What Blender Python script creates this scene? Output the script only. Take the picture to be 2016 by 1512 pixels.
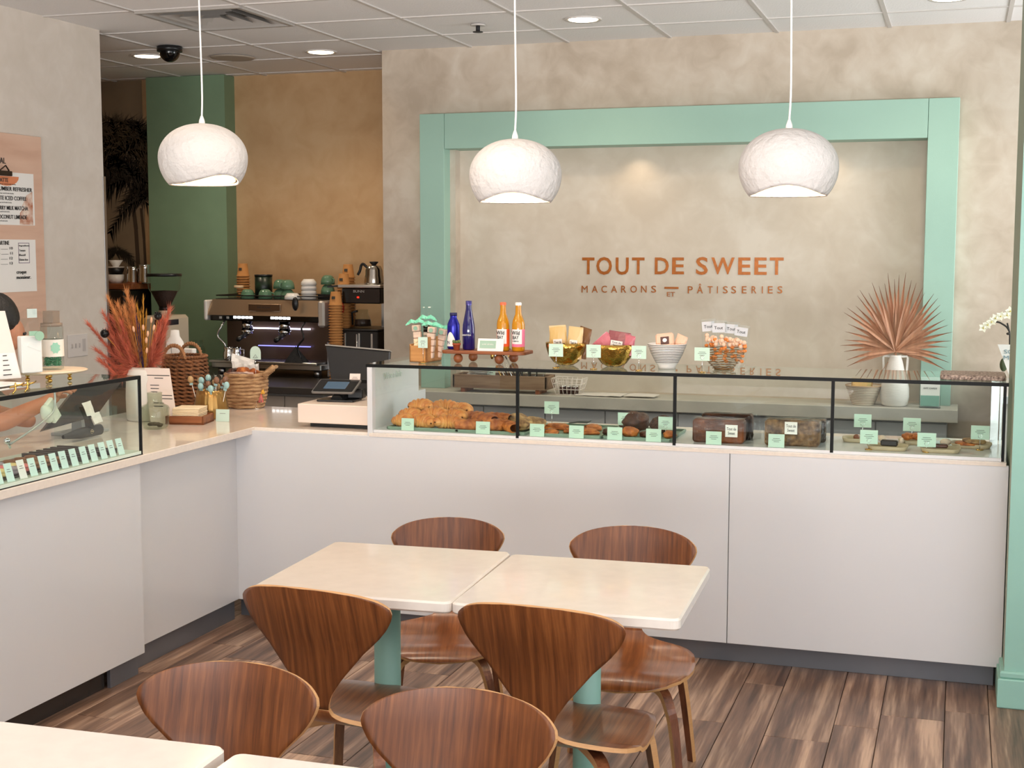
import bpy, bmesh, math, random
from math import sin, cos, pi, radians, sqrt, exp, hypot, atan2
from mathutils import Vector, Matrix
random.seed(7)
C = bpy.context.scene.collection
S = bpy.context.scene
for o in list(bpy.data.objects): bpy.data.objects.remove(o)

# ---------------------------------------------------------------- camera
F, YAW, PITCH, ROLL, HC = 2692.8, radians(18.118), radians(-5.661), radians(.067), 1.5986
FW = Vector((-sin(YAW)*cos(PITCH), cos(YAW)*cos(PITCH), sin(PITCH)))
_r = Vector((cos(YAW), sin(YAW), 0)); _u = _r.cross(FW)
RT = _r*cos(ROLL) + _u*sin(ROLL); UP = -_r*sin(ROLL) + _u*cos(ROLL)
CAM = Vector((0, 0, HC))
cd = bpy.data.cameras.new('camera'); cam = bpy.data.objects.new('camera', cd); C.objects.link(cam)
cd.sensor_width = 36; cd.lens = F/2016*36; cd.clip_start = .05; cd.clip_end = 100
m = Matrix((RT, UP, -FW)).transposed().to_4x4(); m.translation = CAM; cam.matrix_world = m
S.camera = cam

# ---------------------------------------------------------------- world, lights, exposure
S.view_settings.view_transform = 'Standard'; S.view_settings.look = 'None'
S.view_settings.gamma = 1; S.view_settings.use_curve_mapping = False
S.view_settings.exposure = 0.1
w = bpy.data.worlds.new('world'); S.world = w; w.use_nodes = True
w.node_tree.nodes['Background'].inputs[0].default_value = (.86, .93, 1, 1)
w.node_tree.nodes['Background'].inputs[1].default_value = 1.0
def area(name, loc, target, sx, sy, power, col):
    l = bpy.data.lights.new(name, 'AREA'); l.shape = 'RECTANGLE'; l.size = sx; l.size_y = sy
    l.energy = power; l.color = col
    o = bpy.data.objects.new(name, l); C.objects.link(o); o.location = loc
    o.rotation_euler = (Vector(target) - Vector(loc)).to_track_quat('-Z', 'Y').to_euler(); return o
def spot(name, loc, power, col, ang=110, r=.05, blend=.8):
    l = bpy.data.lights.new(name, 'SPOT'); l.energy = power; l.color = col; l.spot_size = radians(ang)
    l.spot_blend = blend; l.shadow_soft_size = r
    o = bpy.data.objects.new(name, l); C.objects.link(o); o.location = loc; return o
def point(name, loc, power, col, r=.04):
    l = bpy.data.lights.new(name, 'POINT'); l.energy = power; l.color = col; l.shadow_soft_size = r
    o = bpy.data.objects.new(name, l); C.objects.link(o); o.location = loc; return o
DAY = (.95, .97, 1.0); WARM = (1.0, .80, .58); SOFT = (1.0, .82, .63)
area('storefront_daylight', (-.6, -1.9, 1.62), (-1.9, 5, 1.8), 5.0, 1.9, 38, DAY)
area('side_window_daylight', (2.1, 6.75, 1.6), (-1.5, 7.2, 1.6), 1.6, 1.6, 58, DAY)
area('side_storefront_daylight', (2.1, 1.6, 1.5), (-3.5, 3.4, 1.3), 3.4, 1.9, 27, DAY)
area('ceiling_fill', (-.4, -1.9, 1.0), (-1.2, 5.0, 5.5), 5.0, .6, 165, (1, .97, .94)).data.spread = radians(82)  # fill light added to brighten the ceiling, in place of light bounced off the street
LIGHTS_XY = [(-4.935, 7.657), (-3.807, 7.827), (-1.946, 7.152), (-.099, 7.091), (-1.8, 3.7), (-3.1, 4.6), (-.2, 2.6), (-2.6, 1.8), (-2.7, 5.75), (-1.5, 5.75), (-.4, 5.75)]  # last three are unseen fills, added to brighten glass case, worktop and wall
ZC = 2.8045

# ---------------------------------------------------------------- pixel of the photo -> point in the room
def ray(x, y): return FW + RT*((x-1008)/F) - UP*((y-756)/F)
def atz(x, y, z): d = ray(x, y); return CAM + d*((z-HC)/d.z)
def aty(x, y, Y): d = ray(x, y); return CAM + d*(Y/d.y)
def atx(x, y, X): d = ray(x, y); return CAM + d*(X/d.x)

# ---------------------------------------------------------------- materials
def lin(c):
    return tuple(((v/255)/12.92 if v/255 <= .04045 else ((v/255+.055)/1.055)**2.4) for v in c)
MATS = {}
def mat(name, col, rough=.5, metal=0, noise=0, nscale=8, bump=0, bscale=60, spec=.5, stretch=None, dark=None, emit=None, estr=0, alpha=1, trans=0, coat=0, sub=0, coords='Object', detail=4, distort=0):
    if name in MATS: return MATS[name]
    mt = bpy.data.materials.new(name); mt.use_nodes = True; nt = mt.node_tree; N = nt.nodes; L = nt.links
    b = N['Principled BSDF']; c = lin(col)
    b.inputs['Base Color'].default_value = (*c, 1); b.inputs['Roughness'].default_value = rough
    b.inputs['Metallic'].default_value = metal; b.inputs['Specular IOR Level'].default_value = spec
    b.inputs['Coat Weight'].default_value = coat; b.inputs['Alpha'].default_value = alpha
    b.inputs['Transmission Weight'].default_value = trans
    if sub: b.inputs['Subsurface Weight'].default_value = sub; b.inputs['Subsurface Radius'].default_value = (.02, .01, .005)
    if emit: b.inputs['Emission Color'].default_value = (*lin(emit), 1); b.inputs['Emission Strength'].default_value = estr
    if noise or bump:
        tc = N.new('ShaderNodeTexCoord'); mp = N.new('ShaderNodeMapping'); L.new(tc.outputs[coords], mp.inputs[0])
        if stretch: mp.inputs['Scale'].default_value = stretch
    if noise:
        n = N.new('ShaderNodeTexNoise'); n.inputs['Scale'].default_value = nscale; n.inputs['Detail'].default_value = detail
        n.inputs['Distortion'].default_value = distort
        L.new(mp.outputs[0], n.inputs['Vector'])
        r = N.new('ShaderNodeValToRGB'); d = lin(dark) if dark else tuple(v*(1-noise) for v in c)
        r.color_ramp.elements[0].position = .33; r.color_ramp.elements[1].position = .67
        r.color_ramp.elements[0].color = (*d, 1); r.color_ramp.elements[1].color = (*c, 1)
        L.new(n.outputs['Fac'], r.inputs[0]); L.new(r.outputs[0], b.inputs['Base Color'])
    if bump:
        n2 = N.new('ShaderNodeTexNoise'); n2.inputs['Scale'].default_value = bscale; n2.inputs['Detail'].default_value = 3
        L.new(mp.outputs[0], n2.inputs['Vector'])
        bp = N.new('ShaderNodeBump'); bp.inputs['Strength'].default_value = bump; bp.inputs['Distance'].default_value = .01
        L.new(n2.outputs['Fac'], bp.inputs['Height']); L.new(bp.outputs[0], b.inputs['Normal'])
    MATS[name] = mt; return mt
def plaster(name, a, bcol, c3, scale=2.2, rough=.55):
    mt = bpy.data.materials.new(name); mt.use_nodes = True; nt = mt.node_tree; N = nt.nodes; L = nt.links
    b = N['Principled BSDF']; b.inputs['Roughness'].default_value = rough; b.inputs['Specular IOR Level'].default_value = .35
    tc = N.new('ShaderNodeTexCoord')
    n1 = N.new('ShaderNodeTexNoise'); n1.inputs['Scale'].default_value = scale; n1.inputs['Detail'].default_value = 6; n1.inputs['Distortion'].default_value = .8
    n2 = N.new('ShaderNodeTexNoise'); n2.inputs['Scale'].default_value = scale*4; n2.inputs['Detail'].default_value = 6; n2.inputs['Distortion'].default_value = .8
    L.new(tc.outputs['Object'], n1.inputs[0]); L.new(tc.outputs['Object'], n2.inputs[0])
    mx = N.new('ShaderNodeMath'); mx.operation = 'ADD'; ml = N.new('ShaderNodeMath'); ml.operation = 'MULTIPLY'; ml.inputs[1].default_value = .55
    L.new(n2.outputs['Fac'], ml.inputs[0]); L.new(n1.outputs['Fac'], mx.inputs[0]); L.new(ml.outputs[0], mx.inputs[1])
    r = N.new('ShaderNodeValToRGB'); e = r.color_ramp.elements; e[0].position = .58; e[1].position = .98
    e[0].color = (*lin(a), 1); e[1].color = (*lin(c3), 1); k = e.new(.78); k.color = (*lin(bcol), 1)
    L.new(mx.outputs[0], r.inputs[0]); L.new(r.outputs[0], b.inputs['Base Color'])
    bp = N.new('ShaderNodeBump'); bp.inputs['Strength'].default_value = .12; bp.inputs['Distance'].default_value = .01
    L.new(n2.outputs['Fac'], bp.inputs['Height']); L.new(bp.outputs[0], b.inputs['Normal'])
    MATS[name] = mt; return mt
def wood(name, light, mid, dark, stretch, scale=14, rough=.35, coat=.15, rnd=0, contrast=(.3, .5, .7)):
    mt = bpy.data.materials.new(name); mt.use_nodes = True; nt = mt.node_tree; N = nt.nodes; L = nt.links
    b = N['Principled BSDF']; b.inputs['Roughness'].default_value = rough; b.inputs['Coat Weight'].default_value = coat; b.inputs['Coat Roughness'].default_value = .25
    tc = N.new('ShaderNodeTexCoord'); mp = N.new('ShaderNodeMapping'); mp.inputs['Scale'].default_value = stretch
    oi = N.new('ShaderNodeObjectInfo'); ad = N.new('ShaderNodeVectorMath'); ad.operation = 'MULTIPLY_ADD'
    ad.inputs[1].default_value = (1.7, 2.3, 1.1)
    L.new(oi.outputs['Random'], ad.inputs[0]); L.new(tc.outputs['Object'], ad.inputs[2]); L.new(ad.outputs[0], mp.inputs[0])
    n = N.new('ShaderNodeTexNoise'); n.inputs['Scale'].default_value = scale; n.inputs['Detail'].default_value = 4; n.inputs['Distortion'].default_value = .12
    n2 = N.new('ShaderNodeTexNoise'); n2.inputs['Scale'].default_value = scale*5; n2.inputs['Detail'].default_value = 3
    L.new(mp.outputs[0], n.inputs[0]); L.new(mp.outputs[0], n2.inputs[0])
    mx = N.new('ShaderNodeMath'); mx.operation = 'MULTIPLY_ADD'; mx.inputs[1].default_value = .3; L.new(n2.outputs['Fac'], mx.inputs[0])
    sb = N.new('ShaderNodeMath'); sb.operation = 'SUBTRACT'; sb.inputs[1].default_value = .15; L.new(n.outputs['Fac'], sb.inputs[0]); L.new(sb.outputs[0], mx.inputs[2])
    r = N.new('ShaderNodeValToRGB'); e = r.color_ramp.elements
    e[0].position = contrast[0]; e[1].position = contrast[2]; e[0].color = (*lin(dark), 1); e[1].color = (*lin(light), 1)
    k = e.new(contrast[1]); k.color = (*lin(mid), 1)
    L.new(mx.outputs[0], r.inputs[0])
    if rnd:
        hv = N.new('ShaderNodeHueSaturation'); mr = N.new('ShaderNodeMapRange')
        mr.inputs['To Min'].default_value = 1-rnd; mr.inputs['To Max'].default_value = 1+rnd
        L.new(oi.outputs['Random'], mr.inputs[0]); L.new(mr.outputs[0], hv.inputs['Value']); L.new(r.outputs[0], hv.inputs['Color']); L.new(hv.outputs[0], b.inputs['Base Color'])
    else: L.new(r.outputs[0], b.inputs['Base Color'])
    MATS[name] = mt; return mt
def glass(name, tint=(.95, .985, .97), ior=1.45, rough=0.0, refl=(1, 1, 1)):
    mt = bpy.data.materials.new(name); mt.use_nodes = True; nt = mt.node_tree; N = nt.nodes; L = nt.links
    N.remove(N['Principled BSDF']); out = N['Material Output']
    t = N.new('ShaderNodeBsdfTransparent'); t.inputs[0].default_value = (*tint, 1)
    g = N.new('ShaderNodeBsdfGlossy'); g.inputs['Roughness'].default_value = rough; g.inputs[0].default_value = (*refl, 1)
    f = N.new('ShaderNodeFresnel'); f.inputs[0].default_value = ior; mx = N.new('ShaderNodeMixShader')
    ge = N.new('ShaderNodeNewGeometry'); sb = N.new('ShaderNodeMath'); sb.operation = 'SUBTRACT'; sb.inputs[0].default_value = 1; sb.use_clamp = True
    ml = N.new('ShaderNodeMath'); ml.operation = 'MULTIPLY'; L.new(ge.outputs['Backfacing'], sb.inputs[1]); L.new(f.outputs[0], ml.inputs[0]); L.new(sb.outputs[0], ml.inputs[1])
    L.new(ml.outputs[0], mx.inputs[0]); L.new(t.outputs[0], mx.inputs[1]); L.new(g.outputs[0], mx.inputs[2]); L.new(mx.outputs[0], out.inputs[0])
    MATS[name] = mt; return mt

W_MAIN = plaster('plaster_main', (184, 168, 150), (199, 184, 167), (210, 198, 183))
W_LEFT = plaster('plaster_left', (214, 203, 190), (219, 208, 196), (226, 216, 205), 2.5)
W_REC = plaster('plaster_recess', (203, 190, 172), (211, 199, 182), (220, 210, 195), 2.0)
W_BACK = plaster('plaster_bay', (190, 154, 112), (200, 165, 124), (208, 176, 136), 1.8)
TEAL = mat('teal_paint', (162, 198, 182), .5, noise=.04, nscale=3, bump=.05, bscale=200)
TEALC = mat('teal_column_paint', (150, 196, 182), .5, noise=.05, nscale=3)
GREENC = mat('green_column_paint', (128, 156, 126), .55, noise=.05)
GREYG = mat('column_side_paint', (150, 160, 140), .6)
LAM = mat('white_laminate', (218, 218, 220), .22, noise=.02, nscale=2, coat=.3)
QUARTZ = mat('white_quartz', (236, 224, 212), .12, noise=.05, nscale=60, coat=.3, detail=1)
TOPQ = mat('table_quartz', (236, 226, 216), .16, noise=.05, nscale=22, detail=5, coat=.25)
STEEL = mat('brushed_steel', (190, 190, 190), .28, 1, bump=.05, bscale=300)
TOEK = mat('toe_kick_metal', (128, 130, 136), .35, .5, noise=.12, nscale=5)
TOED = mat('toe_kick_dark', (70, 64, 60), .25, .5)
CHROME = mat('chrome', (225, 225, 225), .08, 1)
BLACK = mat('black_plastic', (22, 22, 23), .35)
BLACKG = mat('black_gloss', (10, 10, 11), .08)
DARK = mat('dark_rubber', (35, 33, 33), .7)
WHITE = mat('white_ceramic', (240, 236, 230), .25)
PAPER = mat('white_paper', (244, 240, 234), .8)
MINT = mat('mint_card', (204, 230, 212), .75)
MINT2 = mat('pale_mint_card', (205, 228, 214), .75)
INK = mat('dark_ink', (60, 58, 56), .8)
GOLD = mat('gold_metal', (212, 168, 84), .16, 1, bump=.5, bscale=45)
GOLDS = mat('polished_gold', (222, 178, 96), .15, 1)
COPPER = mat('copper_foil', (178, 98, 16), .35, .3, noise=.25, nscale=40)
CERAM = mat('matte_ceramic', (232, 226, 218), .55, bump=.15, bscale=30, stretch=(1, 1, 6))
WALV = wood('walnut_upright', (140, 84, 42), (112, 62, 28), (82, 42, 17), (1, .1, .03), 100, .36, .08, contrast=(.25, .5, .78))
WALY = wood('walnut_seat', (160, 98, 52), (130, 74, 36), (98, 52, 24), (1, .05, .1), 75, .28, .3, contrast=(.25, .5, .78))
PLY = mat('ply_edge', (206, 156, 104), .5, noise=.12, nscale=40, stretch=(.2, .2, 8))
LEGW = wood('walnut_leg', (150, 96, 62), (118, 68, 42), (84, 44, 26), (1, 1, .1), 30, .4, .2)
OAK = wood('light_wood', (214, 160, 100), (198, 140, 82), (176, 116, 62), (.12, 1, 1), 20, .5, .05)
OAKD = wood('brown_wood', (166, 100, 56), (140, 78, 42), (110, 58, 30), (.12, 1, 1), 20, .5, .05)
GREYW = wood('weathered_wood', (160, 132, 104), (138, 108, 82), (112, 84, 62), (.12, 1, 1), 16, .7, 0)
BOARD = wood('pink_plywood', (226, 190, 166), (219, 180, 156), (206, 164, 140), (1, .12, 1), 8, .7, 0)
FLOORM = wood('wood_look_tile', (190, 158, 134), (130, 100, 82), (84, 62, 50), (1, .05, 1), 26, .38, .05, rnd=.18, contrast=(.3, .5, .7))
GROUT = mat('floor_grout', (58, 46, 40), .9)
TILE = mat('ceiling_tile', (246, 243, 242), .9, noise=.04, nscale=300, bump=.25, bscale=120, detail=2)
TBAR = mat('ceiling_grid', (208, 202, 197), .5)
STONE = mat('shelf_stone', (196, 190, 178), .55, noise=.14, nscale=6, bump=.2, bscale=20)
CABG = mat('grey_cabinet', (176, 176, 178), .4, noise=.03)
GLASS = glass('case_glass')
GLASST = glass('case_top_glass', (.86, .93, .90), 1.5)
GLASSE = mat('glass_edge', (16, 17, 17), .5, spec=.2)
CLEAR = glass('clear_glass', (.93, .95, .94), 1.3)
CELLO = glass('cellophane', (.97, .98, .98), 1.16, .15)
GREENGL = glass('green_glass', (.84, .88, .83), 1.5, .03)
AMBER = mat('amber_drink', (236, 164, 28), .1, trans=.35, coat=.4)
COBALT = mat('cobalt_glass', (26, 22, 92), .08, coat=.5)
BREAD = mat('golden_crust', (246, 180, 100), .45, noise=.6, nscale=24, bump=.35, bscale=70, dark=(200, 112, 44), coat=.1)
BREAD2 = mat('baked_crust', (216, 130, 58), .55, noise=.6, nscale=30, bump=.7, bscale=60, dark=(146, 70, 28))
SCONE = mat('scone_crumb', (214, 172, 118), .8, noise=.7, nscale=38, bump=.9, bscale=50, dark=(120, 84, 60))
CHOC = mat('chocolate_glaze', (92, 44, 22), .4, noise=.5, nscale=30, bump=.6, bscale=40, dark=(48, 22, 12))
LOAFM = mat('loaf_crust', (150, 78, 32), .5, noise=.55, nscale=14, bump=.4, bscale=40, dark=(86, 42, 20))
SEEDED = mat('seeded_crust', (160, 120, 82), .7, noise=.7, nscale=45, bump=.8, bscale=60, dark=(80, 52, 34))
TRAYG = mat('grey_green_tray', (124, 146, 128), .45)
PLATE = mat('sand_ceramic', (192, 172, 140), .5, noise=.12, nscale=20)
SAGE = mat('sage_ceramic', (96, 132, 104), .15, coat=.4)
KRAFT = mat('kraft_paper', (196, 136, 76), .8, noise=.06, nscale=20)
KRAFTR = mat('kraft_rim', (150, 98, 50), .8)
WICK = mat('brown_wicker', (150, 98, 60), .75, noise=.35, nscale=40, bump=.6, bscale=120)
WICKL = mat('light_wicker', (214, 174, 128), .75, noise=.5, nscale=22, bump=.6, bscale=120, stretch=(1, 1, 4), dark=(142, 98, 62))
SKIN = mat('skin', (188, 128, 98), .5, sub=.05)
HAIR = mat('black_hair', (16, 13, 12), .5, bump=.5, bscale=80)
CLOTH = mat('black_cloth', (34, 34, 36), .9, bump=.3, bscale=60)
LEDM = mat('led_white', (235, 238, 255), .5, emit=(225, 225, 255), estr=3)
LEDB = mat('button_light', (255, 255, 255), .5, emit=(255, 255, 255), estr=4)
LAMPD = mat('lamp_diffuser', (255, 244, 220), .5, emit=(255, 236, 200), estr=9)
BULB = mat('warm_bulb', (255, 236, 190), .5, emit=(255, 214, 140), estr=14)
PLASTERL = mat('lamp_plaster', (210, 204, 200), .85, bump=.7, bscale=42, noise=.03)
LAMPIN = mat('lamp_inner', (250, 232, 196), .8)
RED = mat('red_accent', (190, 40, 26), .4)
SCREEN = mat('dark_screen', (24, 30, 36), .12)
SOIL = mat('coffee_beans', (52, 28, 16), .7, bump=.8, bscale=90)
TERRA = mat('terracotta', (168, 74, 42), .7)

# ---------------------------------------------------------------- mesh building
class MB:
    def __init__(s): s.v = []; s.f = []; s.m = []; s.s = []
    def add(s, vs, fs, mi=0, smooth=False, M=None):
        k = len(s.v)
        s.v += [tuple(M @ Vector(p)) for p in vs] if M is not None else [tuple(p) for p in vs]
        for f in fs: s.f.append([i+k for i in f]); s.m.append(mi); s.s.append(smooth)
        return s
    def box(s, c, d, mi=0, rz=0, M=None, bev=0, rx=0, ry=0):
        x, y, z = d[0]/2, d[1]/2, d[2]/2
        T = Matrix.Translation(Vector(c)) @ Matrix.Rotation(rz, 4, 'Z') @ Matrix.Rotation(ry, 4, 'Y') @ Matrix.Rotation(rx, 4, 'X')
        if M is not None: T = M @ T
        if bev:
            b = min(bev, x*.9, y*.9, z*.9); poly = [(x, y-b), (x-b, y), (-x+b, y), (-x, y-b), (-x, -y+b), (-x+b, -y), (x-b, -y), (x, -y+b)]
            return s.prism(poly, -z, z, mi, bev=b, M=T)
        vs = [(a*x, b*y, e*z) for e in (-1, 1) for b in (-1, 1) for a in (-1, 1)]
        return s.add(vs, [(0, 2, 3, 1), (4, 5, 7, 6), (0, 1, 5, 4), (2, 6, 7, 3), (0, 4, 6, 2), (1, 3, 7, 5)], mi, False, T)
    def b2(s, x0, x1, y0, y1, z0, z1, mi=0, bev=0):
        return s.box(((x0+x1)/2, (y0+y1)/2, (z0+z1)/2), (abs(x1-x0), abs(y1-y0), abs(z1-z0)), mi, bev=bev)
    def prism(s, poly, z0, z1, mi=0, bev=0, M=None, smooth=False, side=None):
        n = len(poly); cx = sum(p[0] for p in poly)/n; cy = sum(p[1] for p in poly)/n
        a = sum(poly[i][0]*poly[(i+1) % n][1]-poly[(i+1) % n][0]*poly[i][1] for i in range(n))
        if a < 0: poly = poly[::-1]
        def ins(b):
            if not b: return poly
            r = []
            for i, (x, y) in enumerate(poly):
                px, py = poly[i-1]; qx, qy = poly[(i+1) % n]
                tx, ty = qx-px, qy-py; l = hypot(tx, ty) or 1
                r.append((x-ty/l*b, y+tx/l*b))
            return r
        rings = [(ins(bev), z0), (poly, z0+bev), (poly, z1-bev), (ins(bev), z1)] if bev else [(poly, z0), (poly, z1)]
        vs = [(x, y, z) for r, z in rings for x, y in r]; fs = []
        for k in range(len(rings)-1):
            for i in range(n): j = (i+1) % n; fs.append((k*n+i, k*n+j, (k+1)*n+j, (k+1)*n+i))
        sm = mi if side is None else side
        s.add(vs, fs, sm, smooth, M)
        k = len(s.v)-len(vs)
        s.f.append([k+i for i in range(n)][::-1]); s.m.append(mi); s.s.append(False)
        s.f.append([k+(len(rings)-1)*n+i for i in range(n)]); s.m.append(mi); s.s.append(False)
        return s
    def lathe(s, prof, n=20, mi=0, c=(0, 0, 0), smooth=True, M=None, sx=1, sy=1, wob=None):
        vs = []; fs = []
        for k, (r, z) in enumerate(prof):
            for i in range(n):
                a = 2*pi*i/n; q = r*(wob(a, z) if wob else 1); vs.append((c[0]+q*cos(a)*sx, c[1]+q*sin(a)*sy, c[2]+z))
        for k in range(len(prof)-1):
            for i in range(n): j = (i+1) % n; fs.append((k*n+i, k*n+j, (k+1)*n+j, (k+1)*n+i))
        if prof[0][0] > 1e-6 : pass
        return s.add(vs, fs, mi, smooth, M)
    def disc(s, c, r, n=20, mi=0, up=True, M=None):
        vs = [(c[0]+r*cos(2*pi*i/n), c[1]+r*sin(2*pi*i/n), c[2]) for i in range(n)]; f = list(range(n))
        return s.add(vs, [f if up else f[::-1]], mi, False, M)
    def cyl(s, c, r, h, n=16, mi=0, r2=None, M=None, cap=True, smooth=True):
        r2 = r if r2 is None else r2
        s.lathe([(r, 0), (r2, h)], n, mi, c, smooth, M)
        if cap: s.disc(c, r, n, mi, False, M); s.disc((c[0], c[1], c[2]+h), r2, n, mi, True, M)
        return s
    def ell(s, c, r, nu=14, nv=9, mi=0, M=None, fn=None):
        vs = []; fs = []
        for k in range(nv+1):
            t = pi*k/nv
            for i in range(nu):
                a = 2*pi*i/nu; x, y, z = sin(t)*cos(a), sin(t)*sin(a), -cos(t)
                q = fn(x, y, z) if fn else 1
                vs.append((c[0]+r[0]*x*q, c[1]+r[1]*y*q, c[2]+r[2]*z*q))
        for k in range(nv):
            for i in range(nu): j = (i+1) % nu; fs.append((k*nu+i, k*nu+j, (k+1)*nu+j, (k+1)*nu+i))
        return s.add(vs, fs, mi, True, M)
    def tube(s, pts, r, n=8, mi=0, M=None, closed=False, rect=None, smooth=True, up=None):
        pts = [Vector(p) for p in pts]; N = len(pts); vs = []; fs = []
        pn = None
        for k, p in enumerate(pts):
            if closed: t = pts[(k+1) % N]-pts[k-1]
            else: t = pts[min(k+1, N-1)]-pts[max(k-1, 0)]
            t.normalize()
            if pn is None:
                a = Vector(up) if up else (Vector((0, 0, 1)) if abs(t.z) < .9 else Vector((1, 0, 0)))
                pn = (a-t*a.dot(t)).normalized()
            else:
                pn = (pn-t*pn.dot(t)); pn = pn.normalized() if pn.length > 1e-6 else Vector((1, 0, 0))
            bn = t.cross(pn); rr = r[k] if isinstance(r, (list, tuple)) else r
            if rect:
                a_, b_ = (rect[k] if isinstance(rect, list) else rect)
                for u, v_ in ((1, 1), (-1, 1), (-1, -1), (1, -1)): vs.append(p+bn*(u*a_/2)+pn*(v_*b_/2))
            else:
                for i in range(n): a = 2*pi*i/n; vs.append(p+pn*(cos(a)*rr)+bn*(sin(a)*rr))
        if rect: n = 4; smooth = False
        R = N if closed else N-1
        for k in range(R):
            q = (k+1) % N
            for i in range(n): j = (i+1) % n; fs.append((k*n+i, k*n+j, q*n+j, q*n+i))
        if not closed: fs.append(tuple(range(n))[::-1]); fs.append(tuple((N-1)*n+i for i in range(n)))
        return s.add(vs, fs, mi, smooth, M)
    def grid(s, fn, nu, nv, mi=0, M=None, smooth=True, t=0, nf=None, edge=None):
        vs = [fn(i/nu, j/nv) for j in range(nv+1) for i in range(nu+1)]; fs = []
        W = nu+1; n0 = len(vs)
        if not t:
            for j in range(nv):
                for i in range(nu): a = j*W+i; fs.append((a, a+1, a+W+1, a+W))
            return s.add(vs, fs, mi, smooth, M)
        nm = []
        for j in range(nv+1):
            for i in range(nu+1):
                a = Vector(vs[j*W+min(i+1, nu)])-Vector(vs[j*W+max(i-1, 0)]); b = Vector(vs[min(j+1, nv)*W+i])-Vector(vs[max(j-1, 0)*W+i])
                q = a.cross(b); nm.append(q.normalized() if q.length > 1e-9 else None)
        for k in range(n0):
            if nm[k] is None:
                j = k//W; c_ = j*W+nu//2; jj = 1 if j == 0 else nv-1
                nm[k] = nm[c_] if nm[c_] is not None else nm[jj*W+nu//2]
        T = [Vector(v)+q*t/2 for v, q in zip(vs, nm)]; B = [Vector(v)-q*t/2 for v, q in zip(vs, nm)]
        for j in range(nv):
            for i in range(nu):
                a = j*W+i; fs.append((a, a+1, a+W+1, a+W)); fs.append((n0+a, n0+a+W, n0+a+W+1, n0+a+1))
        s.add(T+B, fs, mi, smooth, M); k0 = len(s.v)-2*n0; ef = []
        rim = [i for i in range(nu+1)]+[j*W+nu for j in range(1, nv+1)]+[nv*W+i for i in range(nu-1, -1, -1)]+[j*W for j in range(nv-1, 0, -1)]
        for a, b in zip(rim, rim[1:]+rim[:1]): ef.append((k0+a, k0+n0+a, k0+n0+b, k0+b))
        for f in ef: s.f.append(list(f)); s.m.append(mi if edge is None else edge); s.s.append(False)
        return s
    def tri(s, a, b, c, mi=0): return s.add([a, b, c], [(0, 1, 2)], mi)
    def build(s, name, mats):
        me = bpy.data.meshes.new(name)
        me.from_pydata(s.v, [], s.f)
        for q in (mats if isinstance(mats, (list, tuple)) else [mats]): me.materials.append(q)
        me.polygons.foreach_set('material_index', s.m); me.polygons.foreach_set('use_smooth', s.s); me.update()
        bm = bmesh.new(); bm.from_mesh(me); bmesh.ops.remove_doubles(bm, verts=bm.verts, dist=1e-5)
        bmesh.ops.recalc_face_normals(bm, faces=bm.faces); bm.to_mesh(me); bm.free()
        return me
def obj(name, mb, mats, parent=None, loc=(0, 0, 0), rot=(0, 0, 0)):
    me = mb.build(name, mats) if isinstance(mb, MB) else mb
    o = bpy.data.objects.new(name, me); C.objects.link(o); o.location = loc; o.rotation_euler = rot
    if parent is not None: o.parent = parent
    return o
def tag(o, label, cat, group=None, kind=None):
    if label: o['label'] = label
    if cat: o['category'] = cat
    if group: o['group'] = group
    if kind: o['kind'] = kind
    return o
def thing(name, label, cat, loc=(0, 0, 0), rz=0, group=None):
    o = bpy.data.objects.new(name, None); C.objects.link(o); o.location = loc; o.rotation_euler = (0, 0, rz)
    o.empty_display_size = .05
    return tag(o, label, cat, group)
def solo(name, label, cat, mb, mats, loc=(0, 0, 0), rot=(0, 0, 0), group=None):
    return tag(obj(name, mb, mats, None, loc, rot), label, cat, group)
def struct(name, mb, mats, loc=(0, 0, 0)):
    o = obj(name, mb, mats, None, loc); o['kind'] = 'structure'; return o
def dup(root, loc=None, rz=None, label=None, group=None, rot=None):
    r = root.copy(); C.objects.link(r)
    if loc is not None: r.location = loc
    if rz is not None: r.rotation_euler = (0, 0, rz)
    if rot is not None: r.rotation_euler = rot
    if label: r['label'] = label
    if group: r['group'] = group
    for ch in list(root.children):
        c = ch.copy(); C.objects.link(c); c.parent = r
        for g in list(ch.children): d = g.copy(); C.objects.link(d); d.parent = c
    return r
def lmesh(txt, size, mt, ext=.0004, bold=0, align='CENTER', space=1.0, name='lettering'):
    cu = bpy.data.curves.new('t', 'FONT'); cu.body = txt; cu.size = size; cu.extrude = ext; cu.offset = bold
    cu.align_x = align; cu.align_y = 'CENTER'; cu.space_character = space; cu.resolution_u = 3
    o = bpy.data.objects.new('t', cu); C.objects.link(o)
    dg = bpy.context.evaluated_depsgraph_get(); dg.update()
    me = bpy.data.meshes.new_from_object(o.evaluated_get(dg)); me.name = name
    bpy.data.objects.remove(o); me.materials.clear(); me.materials.append(mt); return me
def fit_text(txt, width, height, mt, **k):
    me = lmesh(txt, 1, mt, **k); xs = [v.co.x for v in me.vertices]; ys = [v.co.y for v in me.vertices]
    sx = width/(max(xs)-min(xs)); sy = height/(max(ys)-min(ys)) if height else sx
    cx = (max(xs)+min(xs))/2; cy = (max(ys)+min(ys))/2
    for v in me.vertices: v.co.x = (v.co.x-cx)*sx; v.co.y = (v.co.y-cy)*sy; v.co.z *= .0006/.0004
    return me
def rrect(w, d, r, n=5):
    p = []
    for cx, cy, a0 in ((w/2-r, d/2-r, 0), (-w/2+r, d/2-r, 90), (-w/2+r, -d/2+r, 180), (w/2-r, -d/2+r, 270)):
        for i in range(n+1): a = radians(a0+90*i/n); p.append((cx+r*cos(a), cy+r*sin(a)))
    return p
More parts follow.
